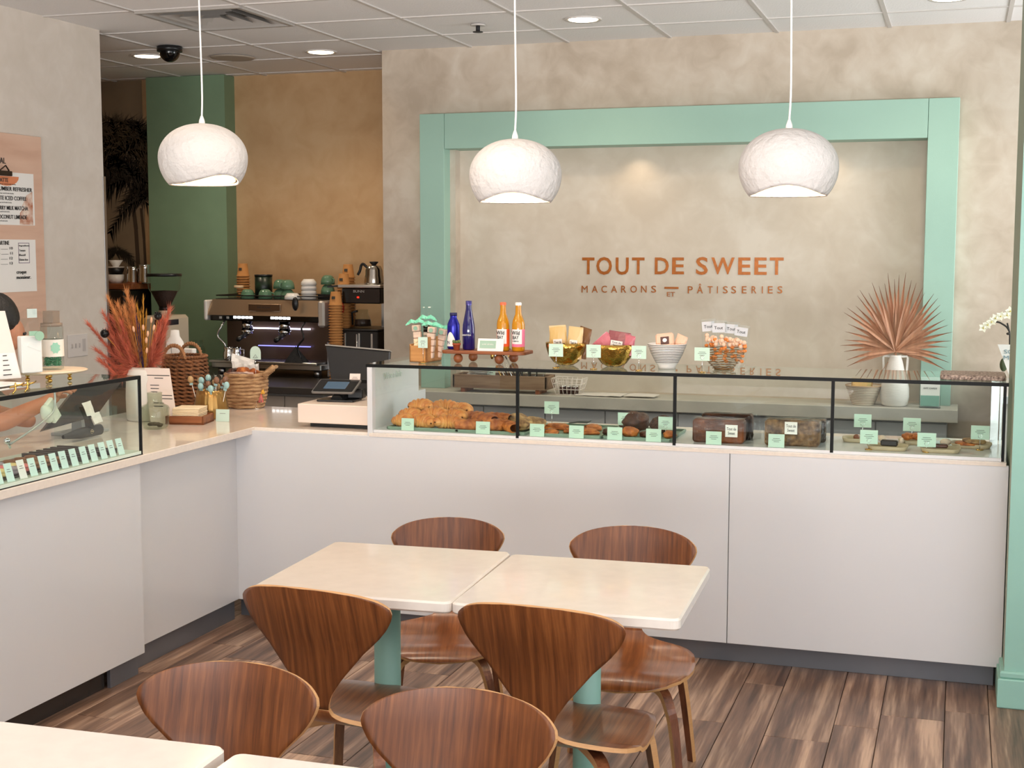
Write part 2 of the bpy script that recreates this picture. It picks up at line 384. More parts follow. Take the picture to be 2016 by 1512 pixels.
def lerpk(ks, t):
    for (a, va), (b, vb) in zip(ks, ks[1:]):
        if t <= b: u = (t-a)/(b-a) if b > a else 0; return va+(vb-va)*u
    return ks[-1][1]
def cr(pts, n=8):
    P = [Vector(p) for p in pts]; P = [P[0]*2-P[1]]+P+[P[-1]*2-P[-2]]; out = []
    for i in range(1, len(P)-2):
        for k in range(n):
            t = k/n; a, b, c, d = P[i-1:i+3]
            out.append(.5*((2*b)+(c-a)*t+(2*a-5*b+4*c-d)*t*t+(3*b-a-3*c+d)*t**3))
    out.append(P[-2]); return out
UPX = (pi/2, 0, 0)                 # lettering that faces -Y (towards the seats)

# ================================================================ the room
XL, XR, YB, YF = -4.615, 2.2, 7.9, -2.0
ZT = .84                                   # worktop height
X0, TS, YR = -2.8512, .6096, 7.4164        # ceiling grid
# floor and its planks
fl = MB(); fl.b2(-6.8, XR+.1, YF, 8.9, -.06, -.006)
floor = struct('floor', fl, GROUT)
cols = []; x = -.715-.355*8
while x < 1.45:
    cols += [(x, .145), (x+.145, .21)]; x += .355
FIX = {-.715: 4.955, -.57: 4.42, -.36: 4.6, -.215: 4.75}
PL = {}
def plank_mesh(wd, ln):
    k = (round(wd, 3), round(ln, 3))
    if k not in PL:
        mb = MB(); mb.b2(-wd/2+.0012, wd/2-.0012, -ln/2+.0012, ln/2-.0012, -.01, 0, bev=.0012); PL[k] = mb.build('plank', FLOORM)
    return PL[k]
npl = 0
for x, wd in cols:
    ph = min([(abs(k-x), v) for k, v in FIX.items()])
    y0 = ph[1] if ph[0] < .02 else random.uniform(4.3, 5.2)
    y = y0-.9*4
    while y < 5.35:
        if y+.9 > 1.7:
            o = obj('plank', plank_mesh(wd, .9), None, floor, (x+wd/2, y+.45, 0)); npl += 1
        y += .9
# walls
mb = MB(); mb.b2(XL-.14, XL, YF, 6.69, 0, ZC+.05); struct('wall_left', mb, W_LEFT)
mb = MB(); mb.b2(XL-.002, XL+.004, 6.68, 6.705, 0, 2.0, bev=.001); struct('trim_1', mb, STEEL)
mb = MB(); mb.b2(-3.43, XR, 8.0, 8.2, 0, ZC+.05); mb.b2(-3.43, -2.95, YB, 8.05, 0, ZC+.05); mb.b2(-.12, XR, YB, 8.05, 0, ZC+.05); mb.b2(-2.95, -.12, YB, 8.05, 2.25, ZC+.05); mb.b2(-2.95, -.12, YB, 8.05, 0, .744)
mb.b2(-3.43, -3.3, 8.1, 8.8, 0, ZC+.05)
struct('wall_back', mb, W_MAIN)
mb = MB(); mb.b2(-2.97, -.15, 7.985, 8.001, .744, 2.3); struct('wall_recess', mb, W_REC)
mb = MB(); mb.b2(-6.8, -3.3, 8.74, 8.9, 0, ZC+.05); struct('wall_bay', mb, W_BACK)
mb = MB(); mb.b2(-6.9, -6.78, 6.5, 8.9, 0, ZC+.05); mb.b2(-6.9, XL-.14, 6.55, 6.69, 0, ZC+.05); struct('wall_bay_end', mb, W_BACK)
mb = MB()
for a, b, z0, z1 in ((YF, .1, 0, ZC), (.1, 3.9, 0, .5), (.1, 3.9, 2.45, ZC), (3.9, 5.9, 0, ZC), (5.9, 7.6, 0, .75), (5.9, 7.6, 2.45, ZC), (7.6, 8.2, 0, ZC)): mb.b2(XR, XR+.12, a, b, z0, z1+.05)
struct('wall_right', mb, W_LEFT)
mb = MB(); mb.b2(-4.75, -2.6, YF-.1, YF, 0, ZC+.05); mb.b2(-2.6, XR, YF-.1, YF, 2.7, ZC+.05); mb.b2(-2.6, XR, YF-.1, YF, 0, .12); struct('wall_front', mb, W_LEFT)
# green column of the bay: front face and a narrow side
mb = MB(); mb.b2(-5.56, -4.93, 8.6, 8.74, 0, ZC); struct('wall_column', mb, GREENC)
# teal pier at the counter's end
mb = MB(); mb.prism([(.187, 4.97), (1.3, 4.97), (1.3, 5.56), (.187, 5.56)], 0, ZC); mb.m[-2:] = [0, 0]
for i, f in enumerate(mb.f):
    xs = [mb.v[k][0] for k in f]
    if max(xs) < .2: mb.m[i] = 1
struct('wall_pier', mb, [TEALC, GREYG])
mb = MB(); mb.prism([(.167, 4.95), (1.32, 4.95), (1.32, 5.58), (.167, 5.58)], 0, .105, bev=.004)
mb.prism([(.174, 4.957), (1.31, 4.957), (1.31, 5.57), (.174, 5.57)], .105, .13, bev=.006); struct('baseboard_pier', mb, TEALC)
# recess surround: teal boards, each one piece
fr = MB(); fr.b2(-3.143, -2.985, 7.80, 7.99, .745, 2.405, bev=.002); fr.b2(-2.983, -.196, 7.80, 7.99, 2.195, 2.405, bev=.002); fr.b2(-.194, -.034, 7.80, 7.99, .745, 2.405, bev=.002)
t = thing('recess_frame', 'teal painted timber surround framing the shop sign recess', 'wall frame', (-1.6, 7.9, .745))
for a, b, z0, z1 in ((-3.143, -2.985, .745, 2.405), (-2.983, -.196, 2.195, 2.405), (-.194, -.034, .745, 2.405)):
    q = MB(); q.b2(a+1.6, b+1.6, -.1, .095, z0-.745, z1-.745, bev=.002); obj('board', q, TEAL, t)
# ceiling
mb = MB(); mb.b2(-6.9, XR+.12, YF-.1, 8.9, ZC+.03, ZC+.12); ceil = struct('ceiling', mb, TILE)
mb = MB(); mb.b2(-.2985, .2985, -.2985, .2985, .004, .02, bev=.003); TM = mb.build('tile', TILE)
SKIP = {(-2, -1)}
holes = {}
nt = 0
for i in range(-7, 9):
    for j in range(-6, 4):
        xa = X0+TS*i; ya = YR+TS*(j-1)
        if xa+TS < -6.8 or xa > XR or ya < 3.2: continue
        if (i, j) in SKIP: continue
        cx, cy = xa+TS/2, ya+TS/2
        if cx < XL and cy < 6.8: continue
        if ya+TS > YB and xa+TS/2 > -3.43 and ya+.05 > YB: continue
        obj('tile', TM, None, ceil, (cx, cy, ZC)); nt += 1
mb = MB()
for i in range(-7, 10): mb.b2(X0+TS*i-.011, X0+TS*i+.011, YF, 8.75 if X0+TS*i < -3.43 else YB, ZC-.003, ZC+.006)
for j in range(-15, 4):
    y = YR+TS*j
    mb.b2(-6.8 if y > 6.7 else XL, -3.43 if y > YB else XR, y-.009, y+.009, ZC-.002, ZC+.006)
g = obj('grid_bar', mb, TBAR, ceil); g['kind'] = 'stuff'
print('planks', npl, 'tiles', nt)

# ceiling fittings
vt = thing('ceiling_air_vent', 'square louvred metal air vent in the ceiling above the first lamp', 'air vent', (X0-TS*1.5, YR-TS*1.5, ZC))
q = MB()
for k in range(4):
    a = .29-.075*k; b = a-.05
    ring = [(a, a), (-a, a), (-a, -a), (a, -a)]; rin = [(b, b), (-b, b), (-b, -b), (b, -b)]
    vs = [(x, y, -.012+.0*k) for x, y in ring]+[(x, y, .03) for x, y in rin]
    mbk = MB(); mbk.add(vs, [(0, 1, 5, 4), (1, 2, 6, 5), (2, 3, 7, 6), (3, 0, 4, 7)]); obj('louvre', mbk, mat('vent_paint', (172, 166, 160), .5), vt)
q = MB()
for s_ in (1, -1): q.b2(-.302, .302, s_*.29-.012, s_*.29+.012, -.014, .006); q.b2(s_*.29-.012, s_*.29+.012, -.28, .28, -.014, .006)
obj('vent_frame', q, mat('vent_paint', (172, 166, 160), .5), vt)
q = MB(); q.b2(-.29, .29, -.29, .29, .028, .03); obj('duct_back', q, mat('vent_dark', (90, 84, 80), .8), vt)
DLN = ['round recessed ceiling downlight beside the black dome camera', 'round recessed ceiling downlight over the espresso machine bay', 'round recessed ceiling downlight between the middle and far lamp cords', 'recessed ceiling downlight cut off by the top edge of the photo', None, None, None, None]
for i, (x, y) in enumerate(LIGHTS_XY[:4]):
    t = thing('ceiling_downlight', DLN[i], 'ceiling light', (x, y, ZC), 0, 'recessed downlights in the ceiling')
    q = MB(); q.lathe([(.078, .002), (.095, -.004), (.1, -.001), (.1, .004)], 28); obj('trim_ring', q, TBAR, t)
    q = MB(); q.cyl((0, 0, -.002), .076, .004, 28); obj('diffuser', q, LAMPD, t)
for i, (x, y) in enumerate(LIGHTS_XY):
    spot('downlight_and_fill_%d' % i, (x, y, ZC-.03), [26, 26, 15, 14, 32, 30, 9, 26, 22, 18, 7][i], WARM if i < 4 else SOFT, 140, .07)
t = thing('dome_camera', 'black dome security camera on the ceiling', 'security camera', (-4.572, 7.336, ZC))
q = MB(); q.cyl((0, 0, -.03), .075, .03, 24); obj('base_ring', q, BLACK, t)
q = MB(); q.ell((0, 0, -.03), (.062, .062, .062), 20, 12); obj('dome', q, BLACKG, t)
q = MB(); q.cyl((0, 0, -.006), .13, .008, 30); q.lathe([(.13, -.008), (.14, -.003), (.142, 0)], 30)
solo('ceiling_speaker', 'round flush speaker grille in the ceiling tile beside the first lamp cord', 'speaker', q, mat('speaker_grille', (178, 166, 152), .8), (-4.443, 7.862, ZC))
t = thing('fire_sprinkler', 'small dark fire sprinkler head under the ceiling tiles', 'sprinkler', (-2.527, 7.123, ZC))
q = MB(); q.cyl((0, 0, -.008), .04, .008, 18); obj('escutcheon', q, TBAR, t)
q = MB(); q.cyl((0, 0, -.035), .012, .03, 10); q.cyl((0, 0, -.042), .028, .003, 14); obj('head', q, DARK, t)

# sign lettering on the recess wall
YS = 7.983
def px_sign(x0, x1, y0, y1):
    a = aty(x0, y1, YS); b = aty(x1, y0, YS); return (a.x+b.x)/2, (a.z+b.z)/2, b.x-a.x, abs(b.z-a.z)
sg = thing('wall_sign', 'copper shop name lettering on the recess wall', 'sign', (-1.56, YS, 1.3))
def sign(txt, x0, x1, y0, y1, bold, name, width=None):
    cx, cz, wd, h = px_sign(x0, x1, y0, y1)
    if txt == 'M': bold = 0
    obj(name, fit_text(txt, wd, h, COPPER, bold=bold, name=name), None, sg, (cx+1.56, -.001, cz-1.3), UPX)
sign('T', 1146, 1170.5, 507, 540, .018, 'letter'); sign('O', 1174, 1205, 506, 541, .018, 'letter'); sign('U', 1212, 1238, 507, 541, .018, 'letter'); sign('T', 1244, 1269, 507, 540, .018, 'letter')
sign('D', 1289, 1317, 507, 540, .018, 'letter'); sign('E', 1323, 1347, 507, 540, .018, 'letter')
sign('S', 1370, 1394, 506, 541, .018, 'letter'); sign('W', 1400, 1446.5, 507, 540, .018, 'letter'); sign('E', 1453, 1478, 507, 541, .018, 'letter'); sign('E', 1485, 1510, 507, 541, .018, 'letter'); sign('T', 1515, 1543, 507, 541, .018, 'letter')
for i, ch in enumerate('MACARONS'):
    xa = [1145, 1165, 1184, 1203, 1223, 1241, 1262, 1282][i]; sign(ch, xa, xa+[12, 12, 11, 12, 10, 13, 11, 10][i], 562.5, 576, .004, 'small_letter')
for i, ch in enumerate('P'+chr(194)+'TISSERIES'):
    xa = [1354, 1372, 1393, 1411.5, 1423, 1439.5, 1460.5, 1479.5, 1500, 1511.5, 1530.5][i]; sign(ch, xa, xa+[10, 12, 10, 2, 10, 10, 9.5, 10, 2, 10, 10][i], 558.5 if i == 1 else 563.5, 577.5, .004, 'small_letter')
sign('ET', 1313, 1329, 575, 583.5, .004, 'small_letter')
cx, cz, wd, h = px_sign(1308, 1336, 565, 568.5); q = MB(); q.box((0, 0, 0), (wd, .0012, h)); obj('sign_bar', q, COPPER, sg, (cx+1.56, -.001, cz-1.3))
# lamps hidden in the head of the recess
for x in (-2.62, -1.82, -.74): spot('recess_lamp', (x, 7.88, 2.19), 2.2, WARM, 130, .03)

# ================================================================ counters
def cab(name, label, mb, mats, g=None): return solo(name, label, 'counter', mb, mats, group=g)
YC = 5.135
t = thing('service_counter', 'long white service counter front under the pastry display', 'counter', (-1.3, YC, 0))
ox, oy = 1.3, -YC
def pbox(name, x0, x1, y0, y1, z0, z1, mt, par, ox=0, oy=0, bev=.001): q = MB(); q.b2(x0+ox, x1+ox, y0+oy, y1+oy, z0, z1, bev=bev); return obj(name, q, mt, par)
pbox('front_panel', -2.925, -.8125, YC, YC+.02, .09, ZT-.012, LAM, t, ox, oy)
pbox('front_panel', -.8095, .184, YC, YC+.02, .09, ZT-.012, LAM, t, ox, oy)
pbox('toe_kick', -2.95, .16, YC+.07, YC+.085, 0, .09, TOEK, t, ox, oy)
pbox('carcass', -2.925, .165, YC+.02, 5.74, .09, ZT-.015, LAM, t, ox, oy)
t = thing('corner_counter', 'white counter panel with steel plinth between pastry case and corner', 'counter', (-2.92, 4.8, 0))
pbox('front_panel', -.6, .0, -.455, .335, .09, ZT-.03, LAM, t)
pbox('toe_kick', -.5, -.022, -.455, .335, 0, .09, TOEK, t)
t = thing('case_counter', 'white counter under the macaron case at the far left', 'counter', (-2.87, 3.4, 0))
pbox('front_panel', -.02, 0, -1.6, .938, .085, ZT-.028, LAM, t)
pbox('carcass', -.55, -.021, -1.6, .938, .085, ZT-.03, LAM, t)
pbox('toe_kick', -.08, -.05, -1.6, .75, 0, .085, TOED, t); pbox('toe_kick', -.045, -.03, .76, .938, 0, .085, TOEK, t)
wt = MB()
wt.prism([(-2.842, 2.0), (-2.842, YC+.02), (-2.3, YC+.02), (-2.3, 5.86), (-3.66, 5.86), (-3.66, 2.0)][::1], ZT-.03, ZT, bev=.002)
wt.b2(-2.3, .175, YC-.002, 5.74, ZT-.014, ZT)
solo('worktop', 'glossy white quartz worktop of the corner counter', 'worktop', wt, QUARTZ)

# back wall ledge with its cabinets
zs = .745
lg = MB(); lg.b2(-3.3, .008, 7.6, 7.899, zs-.07, zs, bev=.003)
solo('stone_ledge', 'rough pale stone ledge running under the sign recess', 'shelf', lg, STONE)
t = thing('base_cabinet', 'grey handleless base cabinets below the stone ledge', 'cabinet', (-1.5, 7.66, 0))
pbox('carcass', -3.2+1.5, -.045+1.5, .02, .235, .05, zs-.075, CABG, t)
sx = [-3.2, -2.686, -2.302, -1.938, -1.51, -1.184, -.805, -.418, -.045]
for a, b in zip(sx, sx[1:]): pbox('door', a+.003+1.5, b-.003+1.5, 0, .02, .06, zs-.085, CABG, t)

# ---------------------------------------------------------------- main glass case
GT = 1.124; GY = 5.157; GB = 5.56; GX0, GX1 = -2.29, .16
t = thing('pastry_display_case', 'long glass pastry display case on the service counter', 'display case', (-1.06, GY, ZT))
H = GT-ZT
def cx_(x): return x+1.06
q = MB(); q.b2(cx_(GX0), cx_(GX1), 0, GB-GY, 0, .012, bev=.001); obj('case_floor', q, LAM, t)
seams = [GX0+.005, -1.665, -1.03, -.437, GX1]
for a, b in zip(seams, seams[1:]):
    q = MB(); q.b2(cx_(a)+.004, cx_(b)-.004, .002, .008, .012, H-.012); obj('front_pane', q, GLASS, t)
for a in seams[1:4]:
    q = MB(); q.b2(cx_(a)-.006, cx_(a)+.006, -.001, .009, .004, H-.01); obj('black_seam', q, GLASSE, t)
for a, b in ((GX0-.03, -.78), (-.778, GX1+.015)):
    q = MB(); q.b2(cx_(a), cx_(b), -.004, GB-GY, H-.010, H); o = obj('top_pane', q, [GLASST, GLASSE], t)
    for p in o.data.polygons:
        if p.normal.y < -.9: p.material_index = 1
q = MB(); q.b2(cx_(GX0)-.03, cx_(GX1)+.015, -.006, .0, H-.013, H); obj('edge_strip', q, GLASSE, t)
q = MB(); q.b2(cx_(GX0)-.022, cx_(GX0), -.012, .5, -.012, H-.013, bev=.001); q.b2(cx_(GX0)-.018, cx_(GX0)+.001, .5, .58, -.012, H-.16, bev=.001); obj('side_panel', q, LAM, t)
sc = fit_text("We're a little", .2, .03, mat('faint_etching', (205, 212, 204), .4), name='etched_lettering'); obj('etched_lettering', sc, None, t, (cx_(GX0)+.0025, .2, H-.06), (pi/2, 0, pi/2))
q = MB(); q.b2(cx_(GX1)-.002, cx_(GX1)+.008, 0, .014, 0, H-.01); obj('corner_post', q, GLASSE, t)
q = MB(); q.b2(cx_(GX1)-.004, cx_(GX1)+.002, .014, GB-GY, .012, H-.012); obj('end_pane', q, GLASS, t)
q = MB(); q.b2(cx_(GX1)-.035, cx_(GX1)-.006, .36, .39, .012, H-.012); obj('rear_post', q, STEEL, t)

# ---------------------------------------------------------------- left glass case
LT = 1.132; LX = -2.852; LB = -3.23; LY0, LY1 = 2.3, 4.33
t = thing('macaron_display_case', 'glass macaron case on the left counter with a row of labels inside', 'display case', (LX, 3.4, ZT))
def ly(y): return y-3.4
q = MB(); q.b2(LB-LX, 0, ly(LY0), ly(LY1), 0, .014, bev=.001); obj('case_floor', q, mat('case_base_green', (214, 228, 214), .3), t)
q = MB(); q.b2(-.008, -.002, ly(LY0), ly(LY1)-.006, .014, LT-ZT-.01); obj('front_pane', q, GLASS, t)
q = MB(); q.b2(LB-LX, -.01, ly(LY1)-.008, ly(LY1)-.002, .014, LT-ZT-.01); obj('end_pane', q, GLASS, t)
q = MB(); q.b2(-.0085, .0005, ly(LY1)-.009, ly(LY1), .0, LT-ZT-.008); q.b2(-.009, .0005, ly(LY0), ly(LY1), LT-ZT-.012, LT-ZT+.0005); q.b2(-.004, .0015, ly(LY0), ly(LY1), -.003, .003); obj('black_edge', q, GLASSE, t)
q = MB(); q.b2(LB-LX, -.01, ly(LY0), ly(LY1), LT-ZT-.008, LT-ZT); obj('top_pane', q, GLASST, t)

# ================================================================ chairs
PROF = [(.425, .362), (.415, .374), (.39, .386), (.33, .394), (.24, .388), (.15, .386), (.085, .394), (.045, .406), (.018, .424), (.004, .448), (-.008, .52), (-.02, .60), (-.037, .66), (-.052, .71), (-.064, .745), (-.07, .766)]
WID = [(0, 0), (.004, .06), (.012, .105), (.03, .145), (.07, .185), (.12, .205), (.2, .216), (.27, .218), (.33, .21), (.365, .19), (.385, .160), (.398, .122), (.408, .088), (.420, .058), (.435, .040), (.45, .033), (.48, .031)]
cp = cr([Vector((0, y, z)) for y, z in PROF], 10)
acc = [0]
for a, b in zip(cp, cp[1:]): acc.append(acc[-1]+(b-a).length)
LT_ = acc[-1]
def at_s(s):
    for k in range(len(acc)-1):
        if s <= acc[k+1]: u = (s-acc[k])/max(acc[k+1]-acc[k], 1e-9); return cp[k].lerp(cp[k+1], u)
    return cp[-1]
def s_of_z(z):
    for k in range(len(cp)-1):
        if acc[k] > .40 and cp[k].z <= z <= cp[k+1].z: return acc[k]+(z-cp[k].z)/(cp[k+1].z-cp[k].z)*(acc[k+1]-acc[k])
    return LT_
BW = [(.448, .031), (.468, .034), (.49, .044), (.53, .072), (.60, .130), (.64, .170), (.665, .190), (.69, .203), (.705, .207), (.72, .203), (.735, .186), (.745, .166), (.752, .144), (.758, .115), (.763, .075), (.7652, .04), (.766, 0)]
SWAIST = s_of_z(.448)
def seat_pt(u, v):
    k = v**1.0; s = SWAIST*(.5*(1-cos(pi*k))*.4+k*.6); w = lerpk(WID, s) if s < .5 else .031
    p = at_s(s).copy(); x = (2*u-1)*w
    dish = -.010*cos(min(1, abs(x)/.2)*pi/2)*exp(-((s-.25)/.12)**2)
    return Vector((x, p.y, p.z+dish-.18*x*x*(1 if s < .3 else 0)))
def back_pt(u, v):
    z = .448+(.766-.448)*(1-(1-v)**1.6); w = lerpk(BW, z); p = at_s(s_of_z(z)); x = (2*u-1)*w
    return Vector((x, p.y+1.25*x*x, z))
def make_chair(name='side_chair'):
    t = thing(name, '', 'chair')
    q = MB(); q.grid(seat_pt, 20, 40, 0, t=.011, edge=1); obj('seat', q, [WALY, PLY], t)
    q = MB(); q.grid(back_pt, 24, 36, 0, t=.009, edge=1); obj('backrest', q, [WALV, PLY], t)
    for sx in (-1, 1):
        for front in (1, 0):
            y0, y1 = (.25, .40) if front else (.21, .03)
            fx, fy = (.205, .445) if front else (.20, -.02)
            pts = [(sx*.03, y0, .359), (sx*.09, y0+(y1-y0)*.45, .362), (sx*.135, y0+(y1-y0)*.8, .352), (sx*.158, y1+(.01 if front else -.005), .315), (sx*.172, y1+(fy-y1)*.3, .25), (sx*.19, y1+(fy-y1)*.7, .1), (sx*fx, fy, 0)]
            P = cr(pts, 4); n = len(P)
            rc = [(.034-.012*k/n, .022-.006*k/n) for k in range(n)]
            q = MB(); q.tube(P, 0, rect=rc, up=(0, 0, 1))
            for i in range(len(q.f)):
                if i < (n-1)*4 and i % 4 in (1, 3): q.m[i] = 1
            obj('leg', q, [LEGW, PLY], t)
    q = MB(); q.box((0, .23, .367), (.1, .1, .012), bev=.003); obj('leg_hub', q, LEGW, t)
    return t
G = 'walnut plywood side chairs at the cafe tables'
ch = make_chair(); ch['group'] = G
ch['label'] = 'walnut side chair seen from behind at the left end of the middle tables'
def place(o, px, py, deg, sc):
    r = radians(deg); p = atz(px, py, .766*sc); o.scale = (sc, sc, sc)
    o.location = (p.x-.07*sc*sin(r), p.y+.07*sc*cos(r), 0); o.rotation_euler = (0, 0, r)
def chair(px, py, deg, sc, lab): o = dup(ch, None, 0, lab, G); place(o, px, py, deg, sc); return o
chair(1044, 1193, -2, 1.01, 'walnut side chair seen from behind in front of the right middle table')
chair(884, 1018, 180+17, .91, 'walnut side chair facing the camera across the left middle table')
chair(1250, 1035, 180+7, .955, 'walnut side chair facing the camera across the right middle table')
chair(470, 1302, 180+7, .96, 'walnut side chair cut by the near table, facing the camera beside the left counter')
chair(920, 1354, 180+3, .96, 'walnut side chair cut by the bottom edge of the photo, beside the near table corner')
place(ch, 592, 1158, -4, 1.015)

# ================================================================ tables
def cafe_table(x, y, rz, w_, d_, label, first=None):
    t = thing('cafe_table', label, 'table', (x, y, 0), rz, 'white quartz cafe tables')
    Z = .716
    q = MB(); q.prism([(a+w_/2, b+d_/2) for a, b in rrect(w_, d_, .022, 5)], Z-.03, Z, bev=.005, smooth=False); obj('tabletop', q, TOPQ, t)
    q = MB(); q.cyl((w_/2, d_/2, .02), .037, Z-.052, 24); obj('pedestal', q, TEALC, t)
    q = MB(); q.lathe([(0, .028), (.04, .026), (.2, .012), (.215, .004), (.215, 0), (0, 0)], 32, 0, (w_/2, d_/2, 0)); obj('base', q, TEALC, t)
    q = MB(); q.box((w_/2, d_/2, Z-.036), (.3, .3, .008)); obj('mounting_plate', q, BLACK, t)
    return t
cafe_table(-1.189, 3.138, radians(2.5), .577, .575, 'white square cafe table, right one of the middle pair')
cafe_table(-1.742, 3.106, radians(3.2), .553, .60, 'white square cafe table, left one of the middle pair')
a = atz(467, 1480, .716)
cafe_table(a.x-.57, a.y-.575, radians(2), .562, .575, 'white cafe table cut by the lower left corner of the photo')
cafe_table(a.x+.008, a.y-.575, radians(1), .562, .575, 'white cafe table barely showing at the bottom edge of the photo')

# ================================================================ pendant lamps
def pendant(x, y, zc, wd, tilt, cut, phase, label, topoff=0):
    t = thing('pendant_lamp', label, 'pendant lamp', (x, y, zc), 0, 'white plaster pendant lamps')
    R = wd/2; nu, nv = 48, 26
    def prof(th):
        c_ = cos(th); return sin(th)**.92*R, c_*R*(.76 if c_ > 0 else .92)
    def rim(a):
        d = (a-phase+pi) % (2*pi)-pi
        return radians(cut)-radians(tilt)*exp(-(d/.75)**2)
    def outer(u, v):
        a = 2*pi*u; th = v*rim(a); r, z = prof(max(th, 1e-3)); k = 1+.015*sin(2*a+1)+.01*sin(3*a)
        return Vector((r*k*cos(a), r*k*sin(a)*.96, z))
    q = MB(); q.grid(outer, nu, nv, 0); obj('shade', q, PLASTERL, t).modifiers.new('thickness', 'SOLIDIFY').thickness = -.008
    t.children[0].modifiers[0].material_offset = 0
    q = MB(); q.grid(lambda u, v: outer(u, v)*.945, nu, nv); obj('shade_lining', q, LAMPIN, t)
    q = MB(); q.ell((0, 0, .0), (.032, .032, .04), 12, 8); obj('bulb', q, BULB, t)
    q = MB(); q.cyl((0, 0, .035), .018, .06, 12); obj('socket', q, WHITE, t)
    q = MB(); q.lathe([(.012, R*.76), (.010, R*.76+.018), (.004, R*.76+.035), (0, R*.76+.036)], 12); obj('cord_grip', q, WHITE, t)
    q = MB(); q.tube(cr([(0, 0, R*.76+.03), (.003, 0, .25), (-.002, 0, .6), (0, 0, ZC-zc)], 5), .0035, 6); obj('cord', q, WHITE, t)
    q = MB(); q.cyl((0, 0, ZC-zc-.02), .05, .02, 20); obj('ceiling_canopy', q, WHITE, t)
    point('pendant_glow', (x, y, zc-.06), 3.2, (1, .74, .46), .03)
def lamp_at(px, py, Y): p = aty(px, py, Y); return p
p = lamp_at(399, 311, 4.3); pendant(p.x, p.y, p.z, .294, 15, 132, radians(-28), 'white plaster pendant lamp hanging in front of the espresso machine bay')
p = lamp_at(1014, 344, 4.3); pendant(p.x, p.y, p.z, .284, 14, 131, radians(-76), 'white plaster pendant lamp hanging before the left end of the teal surround')
p = lamp_at(1552, 328, 4.3); pendant(p.x, p.y, p.z, .284, 14, 131, radians(-84), 'white plaster pendant lamp hanging before the sign recess, nearest the teal pier')

# ================================================================ small things
def dep(p): return (Vector(p)-CAM).dot(FW)
def mpp(p): return dep(p)/F                     # metres per photo pixel at a point
def card_mesh(w_, h_, mt, lines=3, t_=.0008, tiny=False):
    q = MB(); q.box((0, 0, h_/2), (w_, t_, h_), 0)
    for i in range(lines):
        lw = w_*(.42, .55, .34, .5)[i % 4]*(.9 if tiny else 1); q.box((0, -t_*.6, h_*(.66-.12*i)), (lw, .0004, h_*.028), 1)
    return q
def card(label, p, w_, h_, rz=0, mt=None, lines=3, lean=0, group=None, name='price_card'):
    o = solo(name, label, 'price card', card_mesh(w_, h_, mt, lines), [mt or MINT, INK], p, (lean, 0, rz), group); return o
def stand_card(label, p, w_, h_, lift, rz=0, mt=None, base=True, group=None):
    t = thing('card_on_stand', label, 'price card', p, rz, group)
    obj('card', card_mesh(w_, h_, mt, 3), [mt or MINT, INK], t, (0, 0, lift))
    q = MB(); q.tube([(0, .002, .001), (0, .002, lift+.012)], .0011, 6)
    q.tube([(.007*cos(a*pi/5), -.001, lift+.012+.007*sin(a*pi/5)) for a in range(10)], .0009, 5, closed=True); obj('wire_clip', q, CHROME, t)
    if base: q = MB(); q.cyl((0, .002, 0), .014, .003, 16); obj('round_foot', q, GOLDS, t)
    return t
def sheet(mb, a, b, c, d, n=6, amp=.004, mi=0, seed=0):    # crinkled quad a-b-c-d
    rnd = random.Random(seed); a, b, c, d = map(Vector, (a, b, c, d)); nm = (b-a).cross(d-a).normalized()
    J = {}
    def f(u, v):
        k = (round(u*n), round(v*n))
        if k not in J: J[k] = rnd.uniform(-amp, amp)
        return a*(1-u)*(1-v)+b*u*(1-v)+c*u*v+d*(1-u)*v+nm*J[k]
    mb.grid(f, n, n, mi, smooth=False, t=.0006); return mb
def bag(name, label, cat, p, w_, h_, rz, mats, tag_=True, lean=0, group=None, fill=.6, dp=.03, roll=0):
    t = thing(name, label, cat, p, rz, group); t.rotation_euler = (lean, roll, rz)
    q = MB()
    def f(u, v):
        a = 2*pi*u; ww = w_/2*(1-.06*v); dd = dp/2*(1-v**2*.9); k = 1+.05*sin(7*a+9*v)
        return Vector((ww*cos(a)*k, dd*sin(a)*k, h_*v))
    q.grid(f, 20, 8, 0, smooth=False); obj('pouch', q, mats[0], t)
    q = MB(); q.box((0, 0, h_*.99), (w_*.92, .004, h_*.05)); obj('sealed_edge', q, mats[0], t)
    if fill:
        q = MB(); rnd = random.Random(len(label))
        for k in range(14):
            r = w_*.13; q.ell((rnd.uniform(-.34, .34)*w_, rnd.uniform(-.2, .2)*dp, rnd.uniform(.12, fill)*h_), (r, r*.7, r*.8), 8, 6)
        o = obj('contents', q, mats[1], t); o['kind'] = 'stuff'
    if tag_:
        q = MB(); q.box((.0, -dp*.56, h_*.45), (w_*.5, .001, h_*.3), 0); o = obj('tag', q, PAPER, t)
        obj('script_lettering', fit_text('Tout de\nSweet', w_*.38, h_*.2, INK, name='script_lettering'), None, o, (0, -dp*.56-.001, h_*.45), UPX)
    return t
TOPZ = GT+.0006
def on_case(px, Y): q = aty(px, 715, Y); return Vector((q.x, Y, TOPZ))

